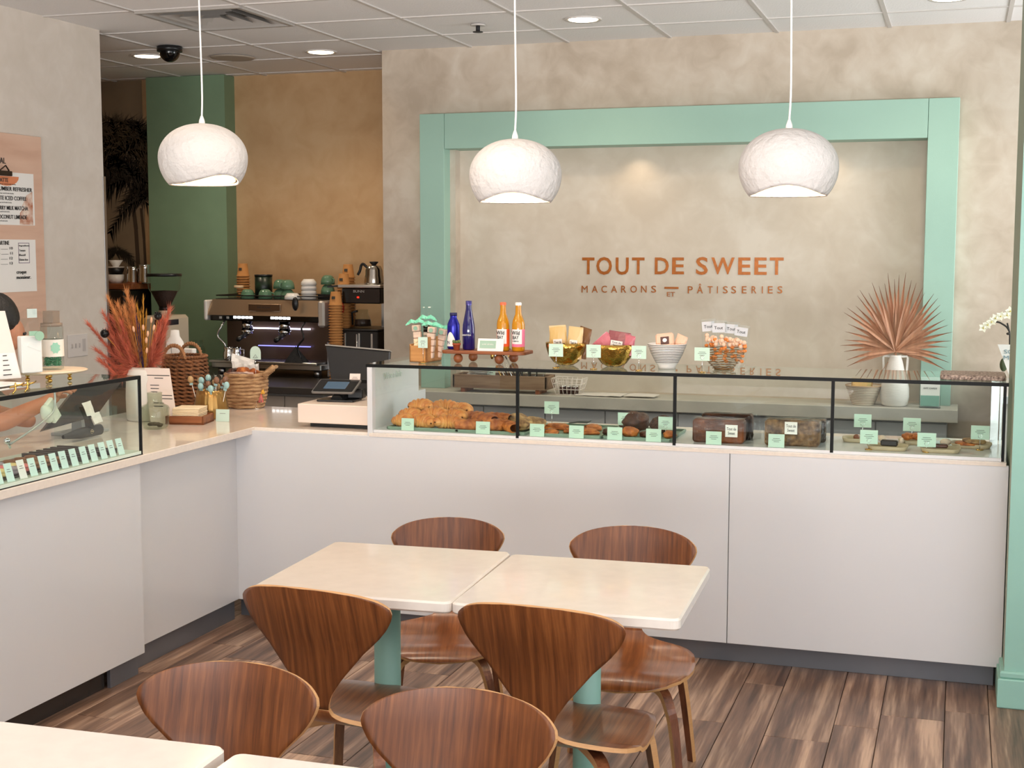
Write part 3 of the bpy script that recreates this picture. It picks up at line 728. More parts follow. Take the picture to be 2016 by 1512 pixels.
# --- wooden crate with acrylic box of wrapped marshmallow pops
p = on_case(838, 5.36); s_ = mpp(p)
t = thing('wooden_crate', 'small open wooden crate with clear back holding gift bags', 'crate', p, radians(-8))
w_, d_, h_ = .082, .13, .075
for n_, b in (('crate_side', (-w_/2, -w_/2+.007, -d_/2, d_/2, 0, h_)), ('crate_side', (w_/2-.007, w_/2, -d_/2, d_/2, 0, h_+.03)), ('crate_front', (-w_/2, w_/2, -d_/2, -d_/2+.007, 0, h_-.006)), ('crate_back', (-w_/2, w_/2, d_/2-.007, d_/2, 0, h_)), ('crate_floor', (-w_/2, w_/2, -d_/2, d_/2, 0, .006))):
    q = MB(); q.b2(*b, bev=.001); obj(n_, q, OAK, t)
q = MB(); q.b2(-.045, .055, -.01, -.007, .06, .155); q.b2(-.045, -.042, -.01, .06, .06, .155); obj('clear_divider', q, CLEAR, t)
def popbag(dx, dy, h_, lean, label, sd):
    t = thing('marshmallow_pop_bag', label, 'sweets bag', p+Vector((dx, dy, .008)), 0, 'gift bags in the wooden crate'); t.rotation_euler = (0, lean, 0)
    rnd = random.Random(sd)
    q = MB()
    for k in range(5): q.box((rnd.uniform(-.002, .002), 0, .02+k*h_*.14), (.034, .024, h_*.13), bev=.003, rz=rnd.uniform(-.1, .1))
    obj('marshmallow_block', q, mat('marshmallow', (240, 208, 186), .8), t)['kind'] = 'stuff'
    q = MB(); q.box((0, -.014, h_*.62), (.03, .002, h_*.2)); q.lathe([(.022, 0), (.024, h_*.4), (.02, h_*.72), (.006, h_*.79), (.018, h_*.98), (.024, h_)], 10, 0, smooth=False); obj('clear_wrap', q, CELLO, t)
    q = MB()
    for sg_ in (-1, 1): q.tube([(0, -.008, h_*.79), (sg_*.018, -.012, h_*.82), (sg_*.032, -.006, h_*.78), (sg_*.045, -.01, h_*.74)], 0, rect=[(.004, .012), (.003, .016), (.002, .012), (.002, .003)])
    q.ell((0, -.01, h_*.79), (.008, .006, .006), 8, 6); obj('ribbon_bow', q, mat('mint_ribbon', (134, 222, 184), .4), t)
    q = MB(); q.cyl((0, 0, 0), .009, .001, 16, M=Matrix.Translation((0, -.016, h_*.66)) @ Matrix.Rotation(pi/2, 4, 'X')); obj('round_seal', q, mat('seal_green', (150, 186, 160), .6), t)
popbag(-.022, -.01, .20, -.10, 'marshmallow gift bag with mint bow at the left side of the crate', 1)
popbag(.006, .01, .22, .0, 'tallest marshmallow gift bag with mint bow, middle of the crate', 2)
popbag(.026, -.02, .19, .10, 'marshmallow gift bag with mint bow leaning toward the blue bottles', 3)
popbag(.036, .04, .175, .22, 'small marshmallow gift bag at the back of the crate', 4)
q = MB()
for k in range(5): q.tube([(.008*cos(a*.9+k), .006*sin(a*1.3+k), .012*sin(a*.7)+.014) for a in range(8)], .005, 6)
solo('popcorn_cluster', 'small cream twisted sweet lying at the crate front', 'sweet', q, mat('cream_sweet', (246, 226, 186), .7), p+Vector((-.022, -.045, .065)))
stand_card('pale green card clipped in front of the wooden crate', p+Vector((.022, -.085, 0)), .042, .045, .062, 0, MINT2)

# --- serving board on ball feet with drinks
pb = on_case(960, 5.36); s_ = mpp(pb)
t = thing('serving_board', 'long wooden serving board raised on wooden ball feet', 'serving board', pb)
bl = .365
q = MB(); q.prism(rrect(bl, .15, .03, 6), .040, .053, bev=.002); obj('board', q, OAKD, t)
for bx in (-.10, .08):
    for by, ox_ in ((-.05, -.012), (.05, .018)):
        for k in range(1): q = MB(); q.ell((bx+ox_, by, .0205), (.0195, .0195, .0205), 14, 10); obj('ball_foot', q, OAKD, t)
BZ = TOPZ+.0535
def onboard(px, dy=0): q = aty(px, 690, 5.36+dy); return Vector((q.x, 5.36+dy, BZ))
t = thing('aluminium_bottle', 'short cobalt blue metal water bottle with white wave label', 'bottle', onboard(893, .02))
q = MB(); q.lathe([(.0, 0), (.024, 0), (.027, .004), (.027, .095), (.026, .104), (.017, .125), (.0145, .130), (.0145, .139)], 24); obj('body', q, mat('cobalt_metal', (34, 34, 150), .25, .5), t)
q = MB(); q.cyl((0, 0, .139), .0155, .013, 20); obj('cap', q, mat('navy_cap', (34, 32, 84), .35), t)
q = MB(); q.grid(lambda u, v: Vector((.0275*cos(-2.7+2.1*u), .0275*sin(-2.7+2.1*u), .012+v*(.012+.048*sin(pi*min(1, u*1.1))))), 20, 6); obj('white_wave', q, PAPER, t)
obj('lettering', fit_text('N', .010, .014, mat('navy_cap', (34, 32, 84), .35)), None, t, (-.012, -.0262, .028), UPX)
t = thing('blue_glass_bottle', 'tall dark blue glass bottle on the serving board', 'bottle', onboard(923))
q = MB(); q.lathe([(0, 0), (.023, 0), (.026, .004), (.026, .085), (.0245, .105), (.016, .150), (.0125, .170), (.0115, .188), (.012, .196)], 24); obj('body', q, COBALT, t)
q = MB(); q.lathe([(.0125, .186), (.0128, .203), (.0, .204)], 20); obj('cap', q, mat('violet_cap', (84, 80, 150), .3, .6), t)
obj('lettering', fit_text('SARATOGA', .040, .0065, PAPER), None, t, (0, -.0268, .062), UPX)
def soda(px, lab, capc, lblc, colr):
    t = thing('soda_bottle', lab, 'bottle', onboard(px, -.01), 0, 'orange kombucha bottles on the serving board')
    q = MB(); q.lathe([(0, 0), (.024, 0), (.0265, .004), (.0265, .108), (.024, .124), (.0135, .152), (.0118, .185), (.0118, .192)], 24); obj('body', q, AMBER, t)
    q = MB(); q.lathe([(.0135, .188), (.0135, .197), (.011, .2), (0, .2)], 20); obj('cap', q, capc, t)
    q = MB(); q.lathe([(.0269, .018), (.0269, .090)], 24); obj('label_band', q, lblc, t)
    q = MB(); q.grid(lambda u, v: Vector((.0273*cos(-2.45+1.75*u), .0273*sin(-2.45+1.75*u), (.03 if lblc is not None else 0)+.06*v)), 14, 2); obj('label_panel', q, PAPER, t)
    obj('lettering', fit_text('Wild', .034, .016, INK, bold=.01), None, t, (-.003, -.0282, .076), UPX)
    obj('lettering', fit_text('BAY', .026, .014, INK, bold=.01), None, t, (-.003, -.0282, .057), UPX)
    obj('lettering', fit_text('KOMBUCHA', .026, .005, INK), None, t, (-.003, -.0282, .042), UPX)
soda(990.5, 'orange kombucha bottle with orange cap beside the little sign', mat('orange_cap', (230, 110, 70), .4), mat('orange_label', (236, 92, 30), .6), 0)
soda(1020.5, 'orange kombucha bottle with white cap and pink label, nearest the gold bowls', PAPER, mat('pink_label', (236, 120, 150), .6), 0)
t = thing('drinks_sign', 'low green and white sign leaning before the kombucha bottles', 'sign', onboard(965, -.055)); t.rotation_euler = (-.25, 0, 0)
q = MB(); q.box((0, 0, .026), (.112, .002, .052)); obj('sign_card', q, PAPER, t)
q = MB(); q.box((-.012, -.0016, .027), (.07, .001, .032)); obj('green_panel', q, mat('sign_green', (168, 198, 176), .7), t)
obj('lettering', fit_text('cold drinks', .05, .006, PAPER), None, t, (-.012, -.0025, .028), UPX)
t = thing('tiny_plant_pot', 'tiny terracotta pot with a green succulent on the board', 'plant', onboard(899, -.045))
q = MB(); q.lathe([(0, 0), (.012, 0), (.0155, .022), (.0175, .022), (.0175, .029), (.014, .029), (.013, .024), (0, .024)], 18); obj('pot', q, TERRA, t)
q = MB()
for k in range(14):
    a = k*2.4; r = .004+.0008*k; q.ell((r*cos(a), r*sin(a), .031+.0004*k), (.005, .005, .007), 6, 5)
obj('leaves', q, mat('succulent', (96, 112, 62), .6), t)

# --- bowls
def bowl(name, label, p, r, h_, mt, prof=None, foot=0, mi=None):
    t = thing(name, label, 'bowl', p)
    q = MB(); P = prof or [(0, 0), (r*.38, .001), (r*.62, h_*.14), (r*.86, h_*.45), (r*.98, h_*.8), (r, h_), (r*.965, h_), (r*.94, h_*.8), (r*.8, h_*.45), (r*.5, h_*.16), (0, h_*.1)]
    q.lathe(P, 36); obj('bowl_body', q, mt, t); return t
p1 = on_case(1114, 5.37); bowl('gold_bowl', 'hammered gold bowl of cookie bags, nearest the serving board', p1, .0835, .092, GOLD)
p2 = on_case(1208.5, 5.37); bowl('gold_bowl', 'hammered gold bowl holding pink bags', p2, .083, .09, GOLD)
p3 = on_case(1313, 5.33)
t = thing('striped_bowl', 'cream bowl with thin dark stripes holding peach packets', 'bowl', p3)
P = [(0, 0), (.034, 0), (.035, .012), (.042, .02), (.062, .058), (.078, .100), (.075, .100), (.058, .058), (.036, .022), (0, .02)]
q = MB(); q.lathe(P, 36); obj('bowl_body', q, WHITE, t)
for k in range(11):
    z = .026+k*.0068; r = lerpk([(.02, .042), (.058, .062), (.1, .078)], z)+.0004
    q = MB(); q.lathe([(r, z), (r+.0016, z+.0014), (r+.001, z+.0028)], 36); obj('stripe', q, mat('stripe_grey', (98, 92, 88), .5), t)
p4 = on_case(1424, 5.37)
t = thing('wire_bowl', 'glass and gold wire bowl filled with orange candy bags', 'bowl', p4)
q = MB(); rnd = random.Random(3)
for k in range(9):
    z = .006+k*.0095; r = .035+.050*sin(min(1, z/.085)*pi/2)
    q.tube([((r+rnd.uniform(-.001, .001))*cos(2*pi*i/26), (r+rnd.uniform(-.001, .001))*sin(2*pi*i/26), z+.002*sin(i*1.7+k)) for i in range(26)], .0016, 5, closed=True)
q.cyl((0, 0, 0), .036, .004, 24); obj('wire_coil', q, mat('bronze_wire', (150, 112, 70), .3, .7), t)
q = MB(); q.lathe([(.034, .003), (.06, .03), (.080, .06), (.084, .088)], 30); obj('glass_liner', q, CLEAR, t)
GB_ = 'clear pouches standing in the bowls on the display case'
CREAMB = mat('cream_pouch', (226, 196, 140), .35); PINKB = mat('pink_pouch', (204, 112, 124), .3); PEACH = mat('peach_pouch', (238, 194, 166), .5)
bag('cookie_pouch', 'gold topped cookie pouch at the left in the first gold bowl', 'sweets bag', p1+Vector((-.026, 0, .025)), .074, .135, .1, [mat('gold_pouch', (218, 180, 112), .3), CHOC], True, roll=-.08)
bag('cookie_pouch', 'cream cookie pouch at the right in the first gold bowl', 'sweets bag', p1+Vector((.036, -.012, .028)), .066, .128, -.1, [CREAMB, CHOC], True, roll=.08)
bag('cookie_pouch', 'dark cookie pouch leaning behind in the first gold bowl', 'sweets bag', p1+Vector((.05, .03, .03)), .06, .125, -.3, [mat('brown_pouch', (130, 92, 60), .35), CHOC], False, roll=.25)
bag('pink_pouch', 'large dull pink pouch lying on top of the second gold bowl', 'sweets bag', p2+Vector((.015, 0, .055)), .10, .085, -.1, [mat('rose_pouch', (150, 84, 88), .3), CHOC], True, roll=.12, fill=0, dp=.05)
bag('pink_pouch', 'bright pink pouch drooping to the left over the second gold bowl', 'sweets bag', p2+Vector((-.015, .0, .06)), .09, .07, .2, [PINKB, CHOC], False, roll=-.75, fill=0, dp=.04)
bag('pink_pouch', 'pink pouch sticking out at the right of the second gold bowl', 'sweets bag', p2+Vector((.055, -.01, .05)), .05, .078, -.2, [PINKB, CHOC], False, roll=.2, fill=0, dp=.03)
t = thing('candy_packet', 'peach candy packet with dark label in the striped bowl', 'sweets bag', p3+Vector((-.005, -.01, .085))); t.rotation_euler = (-.2, -.12, 0)
q = MB(); q.box((0, 0, .028), (.072, .022, .056), bev=.006); obj('packet', q, PEACH, t)
q = MB(); q.box((.002, -.012, .026), (.034, .001, .03)); o = obj('dark_label', q, mat('brown_label', (88, 54, 48), .5), t)
q = MB(); q.ell((.002, -.0135, .027), (.009, .001, .008), 14, 6); obj('label_disc', q, PAPER, o)
bag('candy_packet', 'small peach candy packet at the right in the striped bowl', 'sweets bag', p3+Vector((.04, .01, .07)), .05, .066, -.3, [PEACH, PEACH], False, roll=.35, fill=0)
ORG = mat('orange_candy', (240, 140, 60), .4); ORGL = mat('pale_candy', (246, 206, 176), .5)
for k, (dx, dy, h_, rl, lb) in enumerate([(-.045, .01, .19, -.1, 'leftmost candy bag in the wire bowl'), (-.012, -.01, .185, -.03, 'orange candy bag second from the left in the wire bowl'), (.022, .01, .18, .05, 'orange candy bag right of the middle in the wire bowl'), (.052, -.005, .17, .13, 'rightmost candy bag in the wire bowl')]):
    t = bag('candy_bag', 'clear '+lb if 'leftmost' in lb else lb, 'sweets bag', p4+Vector((dx, dy, .006)), .066, h_, 0, [CELLO, ORG], False, roll=rl, fill=.62, dp=.045, group='clear candy bags in the wire bowl')
    q = MB(); rnd = random.Random(k)
    for j in range(9): q.ell((rnd.uniform(-.024, .024), rnd.uniform(-.012, .008), rnd.uniform(.5, .68)*h_), (.009, .008, .009), 8, 6)
    obj('pale_candy', q, ORGL, t)['kind'] = 'stuff'
    q = MB(); q.box((0, -.012, h_*.86), (.05, .001, h_*.2)); o = obj('paper_header', q, mat('header_grey', (214, 214, 216), .7), t)
    obj('script_lettering', fit_text('Tout', .034, .012, INK), None, o, (0, -.0135, h_*.86), UPX)
for px, Y, lb in ((1094.5, 5.20, 'mint card on a clear stand before the first gold bowl'), (1168.5, 5.20, 'mint card on a stand between the two gold bowls'), (1257.5, 5.20, 'mint card on a stand left of the striped bowl'), (1382, 5.20, 'mint card on a stand at the left of the wire bowl')):
    P_ = on_case(px, 5.21); stand_card(lb, P_, .059, .051, .046 if px < 1300 else .045)
# granite board at the right end
q = MB(); pg = on_case(1916, 5.30); q.prism(rrect(.228, .20, .02, 5), 0, .018, bev=.003); solo('granite_board', 'speckled pink granite board lying on the far right of the glass case', 'board', q, mat('speckled_granite', (206, 182, 166), .6, noise=.75, nscale=110, detail=2, dark=(96, 76, 68), bump=.6, bscale=160), (pg.x, pg.y, TOPZ))

# --- pastries in the case
CZ = ZT+.0125
def incase(px, py): p = atz(px, py, CZ); return Vector((p.x, p.y, CZ))
def tray(label, x0, x1, y0, y1, mt=TRAYG, name='serving_tray', h_=.012, rz=0):
    q = MB(); w_, d_ = x1-x0, y1-y0
    q.prism(rrect(w_, d_, .015, 4), 0, .003)
    for a, b, c_, d2 in ((-w_/2, w_/2, -d_/2, -d_/2+.006), (-w_/2, w_/2, d_/2-.006, d_/2), (-w_/2, -w_/2+.006, -d_/2, d_/2), (w_/2-.006, w_/2, -d_/2, d_/2)): q.b2(a, b, c_, d2, .001, h_, bev=.002)
    return solo(name, label, 'tray', q, mt, ((x0+x1)/2, (y0+y1)/2, CZ), (0, 0, rz))
def xc(px, Y, py=850): return aty(px, py, Y).x
tray('grey green tray under the croissants', xc(764, 5.2), xc(905, 5.2), 5.185, 5.50)
tray('grey green tray of filled pastries and scones', xc(898, 5.2), xc(1037, 5.2), 5.185, 5.50)
tray('grey green tray with flat tarts and black tongs', xc(1060, 5.2), xc(1185, 5.2), 5.185, 5.52)
tray('grey green tray of glazed brioche buns', xc(1188, 5.2), xc(1322, 5.2), 5.185, 5.50)
def croissant_mesh(L=.15, R_=.034, sd=0, curve=1.15):
    q = MB(); N = 30; rnd = random.Random(sd)
    def f(u, v):
        a = (v-.5)*2; env = (1-abs(a)**2.4)**.75 if abs(a) < 1 else 0; seg = v*7; fr_ = seg % 1
        r = R_*(.16+.84*env)*(.68+.40*(1-(2*fr_-1)**2)**.5)
        cx_2 = sin(a*curve)*L*.52; cy_2 = (1-cos(a*curve))*L*.55
        t2 = Vector((cos(a*curve), sin(a*curve), 0)); n2 = Vector((-t2.y, t2.x, 0)); A = 2*pi*u
        return Vector((cx_2, cy_2, R_*.8))+n2*(r*cos(A))+Vector((0, 0, 1))*(r*.88*sin(A))
    q.grid(f, 18, 44, 0); return q.build('croissant', BREAD)
cm = [croissant_mesh(sd=k, L=.104+.006*k, R_=.033+.001*k) for k in range(3)]
CR = [(798, 5.255, 0, 150, 'front row, nearest the white end panel'), (838, 5.255, 0, 168, 'front row, just behind the first mint card'), (884, 5.25, 0, 195, 'front row, right end of the tray'), (812, 5.30, .018, 160, 'second row at the left'), (858, 5.31, .026, 185, 'second row in the middle, higher than its neighbours'), (896, 5.33, .016, 170, 'second row at the right'), (832, 5.38, .05, 175, 'topmost of the pile at the back'), (876, 5.41, .044, 200, 'back row beside the topmost one'), (908, 5.43, .03, 165, 'back row at the far right')]
for k, (px, Y, dz, dg, lb) in enumerate(CR):
    o = obj('croissant', cm[k % 3], None, None, (xc(px, Y, 830), Y, CZ+.004+dz), (random.uniform(-.15, .15), random.uniform(-.1, .1), radians(dg))); tag(o, 'golden croissant, '+lb, 'pastry', 'croissants piled on the first tray')
def lump(sd, r, mt, h_=.7, nz=.12, nm='pastry'):
    q = MB(); rnd = random.Random(sd); ph = [rnd.uniform(0, 6) for _ in range(8)]
    q.ell((0, 0, r[2]), r, 20, 14, fn=lambda x, y, z: 1+nz*sin(3*x+ph[0])*cos(4*y+ph[1])+nz*.6*sin(7*z+ph[2]+3*x)+nz*.4*sin(11*y+ph[3])*cos(9*x+ph[4])); return q.build(nm, mt)
def put(name, label, cat, me, p, rz=0, group=None, mt=None, tilt=(0, 0), sc=(1, 1, 1)):
    o = obj(name, me, None, None, p, (tilt[0], tilt[1], rz)); o.scale = sc; return tag(o, label, cat, group)
def roll_mesh(sd, L=.12, R_=.03):
    q = MB(); q.grid(lambda u, v: Vector(((v-.5)*L, R_*(1-.25*abs(2*v-1)**3)*(1+.07*sin(v*26+3*u*6.28))*cos(2*pi*u), R_*.8+R_*.8*(1+.05*sin(v*30))*(1-.3*abs(2*v-1)**4)*sin(2*pi*u))), 16, 24); return q.build('filled_pastry', BREAD2)
rm = [roll_mesh(1), roll_mesh(2, .11, .033)]
PG = 'filled pastries on the second tray'
for px, Y, dz, dg, k, lb in [(925, 5.22, 0, 15, 0, 'filled pastry roll at the front left of the second tray'), (955, 5.30, .012, -25, 1, 'filled pastry roll behind the second tray card'), (975, 5.23, 0, 40, 1, 'filled pastry roll in the middle front of the second tray'), (1003, 5.225, 0, -50, 0, 'filled pastry roll with dark spots beside the first black seam'), (930, 5.38, .008, 30, 1, 'filled pastry roll at the back near the croissants'), (980, 5.38, .012, -10, 0, 'filled pastry roll at the back middle of the second tray')]:
    put('filled_pastry', lb, 'pastry', rm[k], (xc(px, Y, 840), Y, CZ+.004+dz), radians(dg), PG)
for px, Y, dz, sd, lb in [(1030, 5.30, 0, 5, 'blueberry scone just right of the first black seam'), (1052, 5.36, 0, 6, 'blueberry scone toward the raised mint card'), (1020, 5.42, .004, 7, 'blueberry scone at the back behind the first seam')]:
    put('blueberry_scone', lb, 'pastry', lump(sd, (.048, .04, .026), SCONE, nz=.1, nm='blueberry_scone'), (xc(px, Y, 835), Y, CZ+.004+dz), sd, 'blueberry scones on the second tray')
tart = MB(); tart.prism(rrect(.075, .1, .012, 4), 0, .008, bev=.003); tart.ell((0, 0, .009), (.032, .044, .008), 18, 8, fn=lambda x, y, z: 1+.1*sin(9*x)*cos(8*y)); TM_ = tart.build('flat_tart', BREAD2)
for px, Y, dg, sx, lb in [(1085, 5.23, 10, .8, 'flat tart at the front left of the tongs tray'), (1098, 5.40, 80, 1.2, 'dark flat tart at the back left of the tongs tray'), (1160, 5.30, 25, 1.0, 'flat tart at the right of the tongs tray'), (1167, 5.42, 15, 1.0, 'flat tart at the back right of the tongs tray'), (1128, 5.32, 5, .9, 'flat tart behind the card on the tongs tray')]:
    put('flat_tart', lb, 'pastry', TM_, (xc(px, Y, 845), Y, CZ+.004), radians(dg), 'flat tarts on the tongs tray', sc=(sx, sx, 1.3))
t = thing('serving_tongs', 'black serving tongs resting at the back of the tart tray', 'tongs', (xc(1140, 5.44, 830), 5.44, CZ+.024), 0)
for sg_ in (-1, 1): q = MB(); q.tube([(-.04, sg_*.004, 0), (0, sg_*.012, .006), (.04, sg_*.014, .006), (.05, sg_*.01, .012)], 0, rect=[(.016, .004), (.012, .004), (.018, .004), (.01, .003)]); obj('tong_arm', q, mat('tongs_black', (60, 66, 64), .5), t)
for px, Y, r, m_, sd, lb in [(1247, 5.40, (.062, .06, .043), CHOC, 11, 'large chocolate glazed brioche dome on the fourth tray'), (1305, 5.40, (.052, .05, .036), mat('crumble_choc', (96, 62, 44), .8, noise=.6, nscale=60, bump=1, bscale=60, dark=(48, 26, 18)), 12, 'dark crumble topped bun beside the second black seam'), (1240, 5.235, (.034, .03, .022), BREAD2, 13, 'small glossy bun at the front of the fourth tray, beside a card'), (1197, 5.24, (.022, .022, .016), CHOC, 14, 'small dark bun at the left end of the fourth tray'), (1318, 5.235, (.026, .026, .018), BREAD2, 15, 'small orange bun at the right end of the fourth tray'), (1270, 5.24, (.02, .02, .014), CHOC, 16, 'small dark bun mostly hidden by the card on the fourth tray')]:
    put('brioche_bun', lb, 'pastry', lump(sd, r, m_, nm='brioche_bun'), (xc(px, Y, 845), Y, CZ+.004), sd, 'buns on the fourth tray')
def loaf(label, px, Y, L, d_, h_, m_, rz, seed, group='wrapped loaf cakes in the third bay', dz=0, tg=True, bright=False):
    t = thing('wrapped_loaf', label, 'loaf cake', (xc(px, Y, 850), Y, CZ+dz), rz, group)
    q = MB(); q.prism([(a, b) for a, b in rrect(L, h_, .012, 4)], -d_/2, d_/2, bev=.006, M=Matrix.Translation((0, 0, h_/2)) @ Matrix.Rotation(pi/2, 4, 'X'), smooth=False); obj('cake', q, m_, t)
    q = MB(); rnd = random.Random(seed)
    sheet(q, (-L/2-.004, -d_/2-.004, 0), (L/2+.004, -d_/2-.004, 0), (L/2+.003, -d_/2-.003, h_+.003), (-L/2-.003, -d_/2-.003, h_+.003), 8, .002, 0, seed)
    sheet(q, (-L/2, -d_/2-.003, h_+.003), (L/2, -d_/2-.003, h_+.003), (L/2, d_/2, h_+.003), (-L/2, d_/2, h_+.003), 8, .002, 0, seed+1)
    sheet(q, (L/2+.004, -d_/2, 0), (L/2+.03, d_/2, 0), (L/2+.02, d_/2, h_), (L/2+.004, -d_/2, h_), 6, .004, 0, seed+2); obj('clear_wrap', q, CELLO, t)
    if tg:
        q = MB(); q.box((0, 0, 0), (.047, .001, .047)); o = obj('square_tag', q, PAPER, t, (tg, -d_/2-.008, .05 if seed < 30 else .07)); 
        obj('script_lettering', fit_text('Tout de\nSweet', .036, .028, INK), None, o, (0, -.0012, 0), UPX)
    return t
loaf('wrapped banana loaf with square paper tag at the front of the third bay', 1416, 5.25, .198, .07, .090, LOAFM, 0, 21, tg=.054)
loaf('wrapped dark loaf standing behind the tagged banana loaf', 1432, 5.36, .198, .06, .100, CHOC, 0, 25, tg=0)
loaf('wrapped seeded loaf with paper tag, right one in the third bay', 1561, 5.26, .205, .08, .098, SEEDED, 0, 31, tg=-.002)
loaf('wrapped crumbly loaf half hidden behind the seeded loaf', 1585, 5.38, .16, .07, .085, SEEDED, .1, 35, tg=0)
q = MB(); sheet(q, (0, 0, 0), (.05, .02, 0), (.055, .02, .08), (.02, 0, .075), 6, .008, 0, 5); sheet(q, (0, .03, 0), (.05, .01, 0), (.06, .02, .07), (.0, .03, .07), 6, .008, 0, 6)
solo('clear_bag', 'crumpled clear bag tail beside the dark loaf', 'bag', q, CELLO, (xc(1478, 5.36, 850), 5.36, CZ))
# plates with wrapped bars in the last bay
def plate(label, px, Y, w_, d_, h_=.016, rz=0):
    t = thing('ceramic_plate', label, 'plate', (xc(px, Y, 875), Y, CZ), rz, 'sand coloured plates in the last bay')
    q = MB(); po = rrect(w_, d_, min(w_, d_)*.3, 6); q.prism([(a*.88, b*.88) for a, b in po], 0, .003)
    n = len(po); vs = []
    for sc_, z in ((.88, 0), (1, h_), (.95, h_), (.84, .004)): vs += [(a*sc_, b*sc_, z) for a, b in po]
    fs = [(k*n+i, k*n+(i+1) % n, (k+1)*n+(i+1) % n, (k+1)*n+i) for k in range(3) for i in range(n)]; q.add(vs, fs, 0, True); obj('dish', q, PLATE, t); return t
PLT = [('sand ceramic plate at the back left of the last bay', 1684, 5.44, .10, .10), ('sand ceramic plate with a black bar, front left of the last bay', 1748, 5.26, .150, .11), ('darker ceramic plate of orange biscuits at the back of the last bay', 1800, 5.44, .12, .10), ('sand ceramic plate of wrapped bars, front middle of the last bay', 1852, 5.26, .146, .11), ('sand ceramic plate of flat cookies near the right end of the case', 1912, 5.42, .15, .12)]
for a in PLT: plate(*a)
def bar(label, px, Y, w_, d_, h_, m_, dz, rz=0): q = MB(); q.box((0, 0, h_/2), (w_, d_, h_), bev=.004); solo('wrapped_bar', label, 'sweet', q, m_, (xc(px, Y, 870), Y, CZ+dz), (0, 0, rz))
bar('black glossy bar across the front left plate', 1751, 5.25, .062, .028, .022, mat('black_choc', (44, 36, 34), .3), .014, -.1)
bar('brown foil topped bar on the front middle plate', 1850, 5.26, .058, .03, .014, CHOC, .014, .05)
q = MB()
for k in range(2): sheet(q, (-.045+.07*k, 0, 0), (-.01+.07*k, .01, 0), (-.012+.07*k, .0, .035), (-.04+.07*k, -.01, .04), 5, .006, 0, 50+k)
solo('cellophane_wrap', 'twisted cellophane ends over the front middle plate', 'wrapper', q, CELLO, (xc(1850, 5.25, 870), 5.25, CZ+.012))
for k, (px, Y) in enumerate(((1786, 5.43), (1800, 5.44), (1813, 5.42))):
    put('orange_biscuit', 'orange nut biscuit, %s on the dark plate' % ('leftmost', 'middle one', 'nearest the raised card')[k], 'sweet', lump(60+k, (.020, .02, .014), BREAD2, nm='orange_biscuit', nz=.16), (xc(px, Y, 860), Y, CZ+.014), k, 'orange biscuits on the dark plate')
for k, (px, Y, dz, r) in enumerate(((1905, 5.40, .012, .045), (1918, 5.40, .022, .042))):
    q = MB(); q.lathe([(0, 0), (r, 0), (r*1.03, .004), (r*.9, .009), (0, .011)], 22, wob=lambda a, z: 1+.05*sin(5*a)); solo('flat_cookie', ('bottom', 'top')[k]+' flat cookie stacked on the plate near the case end', 'cookie', q, [BREAD2, SCONE][k], (xc(px, Y, 865), Y, CZ+dz), (.05*k, .06*k, 0))
for k, (px, Y, w_) in enumerate(((1737, 5.42, .05), (1775, 5.38, .03), (1862, 5.40, .07))):
    q = MB(); sheet(q, (-w_/2, 0, 0), (w_/2, .01, 0), (w_/2, 0, .04), (-w_/2, .01, .045), 6, .008, 0, 70+k); q.ell((0, .006, .016), (w_*.3, .014, .014), 10, 8, 1)
    solo('wrapped_candy', ('crinkled clear wrapped candy between the two left plates', 'small clear wrapped candy behind the black bar', 'clear wrapped sweets behind the front middle plate')[k], 'sweet', q, [CELLO, mat('pale_sweet', (230, 206, 184), .6)], (xc(px, Y, 860), Y, CZ))
q = MB(); q.ell((0, 0, .012), (.012, .012, .012), 12, 8); solo('round_chocolate', 'small brown chocolate on the back left plate', 'sweet', q, mat('milk_choc', (130, 78, 52), .45), (xc(1686, 5.42, 858), 5.42, CZ+.006))
# price cards in the case
CD = [(802.5, 5.175, 'mint card in front of the croissants'), (950.5, 5.172, 'mint card in front of the filled pastries'), (1057, 5.172, 'mint card just right of the first black seam'), (1134.5, 5.172, 'mint card in front of the tongs tray'), (1210, 5.172, 'mint card at the left front of the fourth tray'), (1286.5, 5.172, 'mint card before the dark crumble bun'), (1405, 5.172, 'mint card in front of the tagged banana loaf'), (1528.5, 5.172, 'pale mint card at the foot of the seeded loaf')]
for px, Y, lb in CD: card(lb, (xc(px, Y, 860), Y, CZ), .060 if px > 810 else .055, .050, 0, MINT if px < 1500 else MINT2, 3, -.06)
for px, Y, w_, lift, lb, rz in [(1086, 5.45, .064, .058, 'raised mint card above the blueberry scones', 0), (1231, 5.36, .062, .034, 'darker mint card half hidden before the chocolate dome', 0), (1310, 5.31, .058, .030, 'mint card tucked behind the card at the second seam', 0), (1698, 5.48, .066, .050, 'tilted mint card behind the back left plate', 0), (1711, 5.22, .064, .022, 'mint card clipped over the front left plate', 0), (1795, 5.50, .066, .040, 'shaded mint card behind the orange biscuits', 0), (1825, 5.22, .066, .020, 'mint card clipped over the front middle plate', 0), (1930, 5.34, .066, .040, 'shaded mint card above the flat cookies', 0)]:
    stand_card(lb, (xc(px, Y, 850), Y, CZ), w_, .052, lift, rz, MINT)

# ================================================================ on the corner worktop
WZ = ZT+.0006
def ontop(px, py): p = atz(px, py, WZ); return Vector((p.x, p.y, WZ))
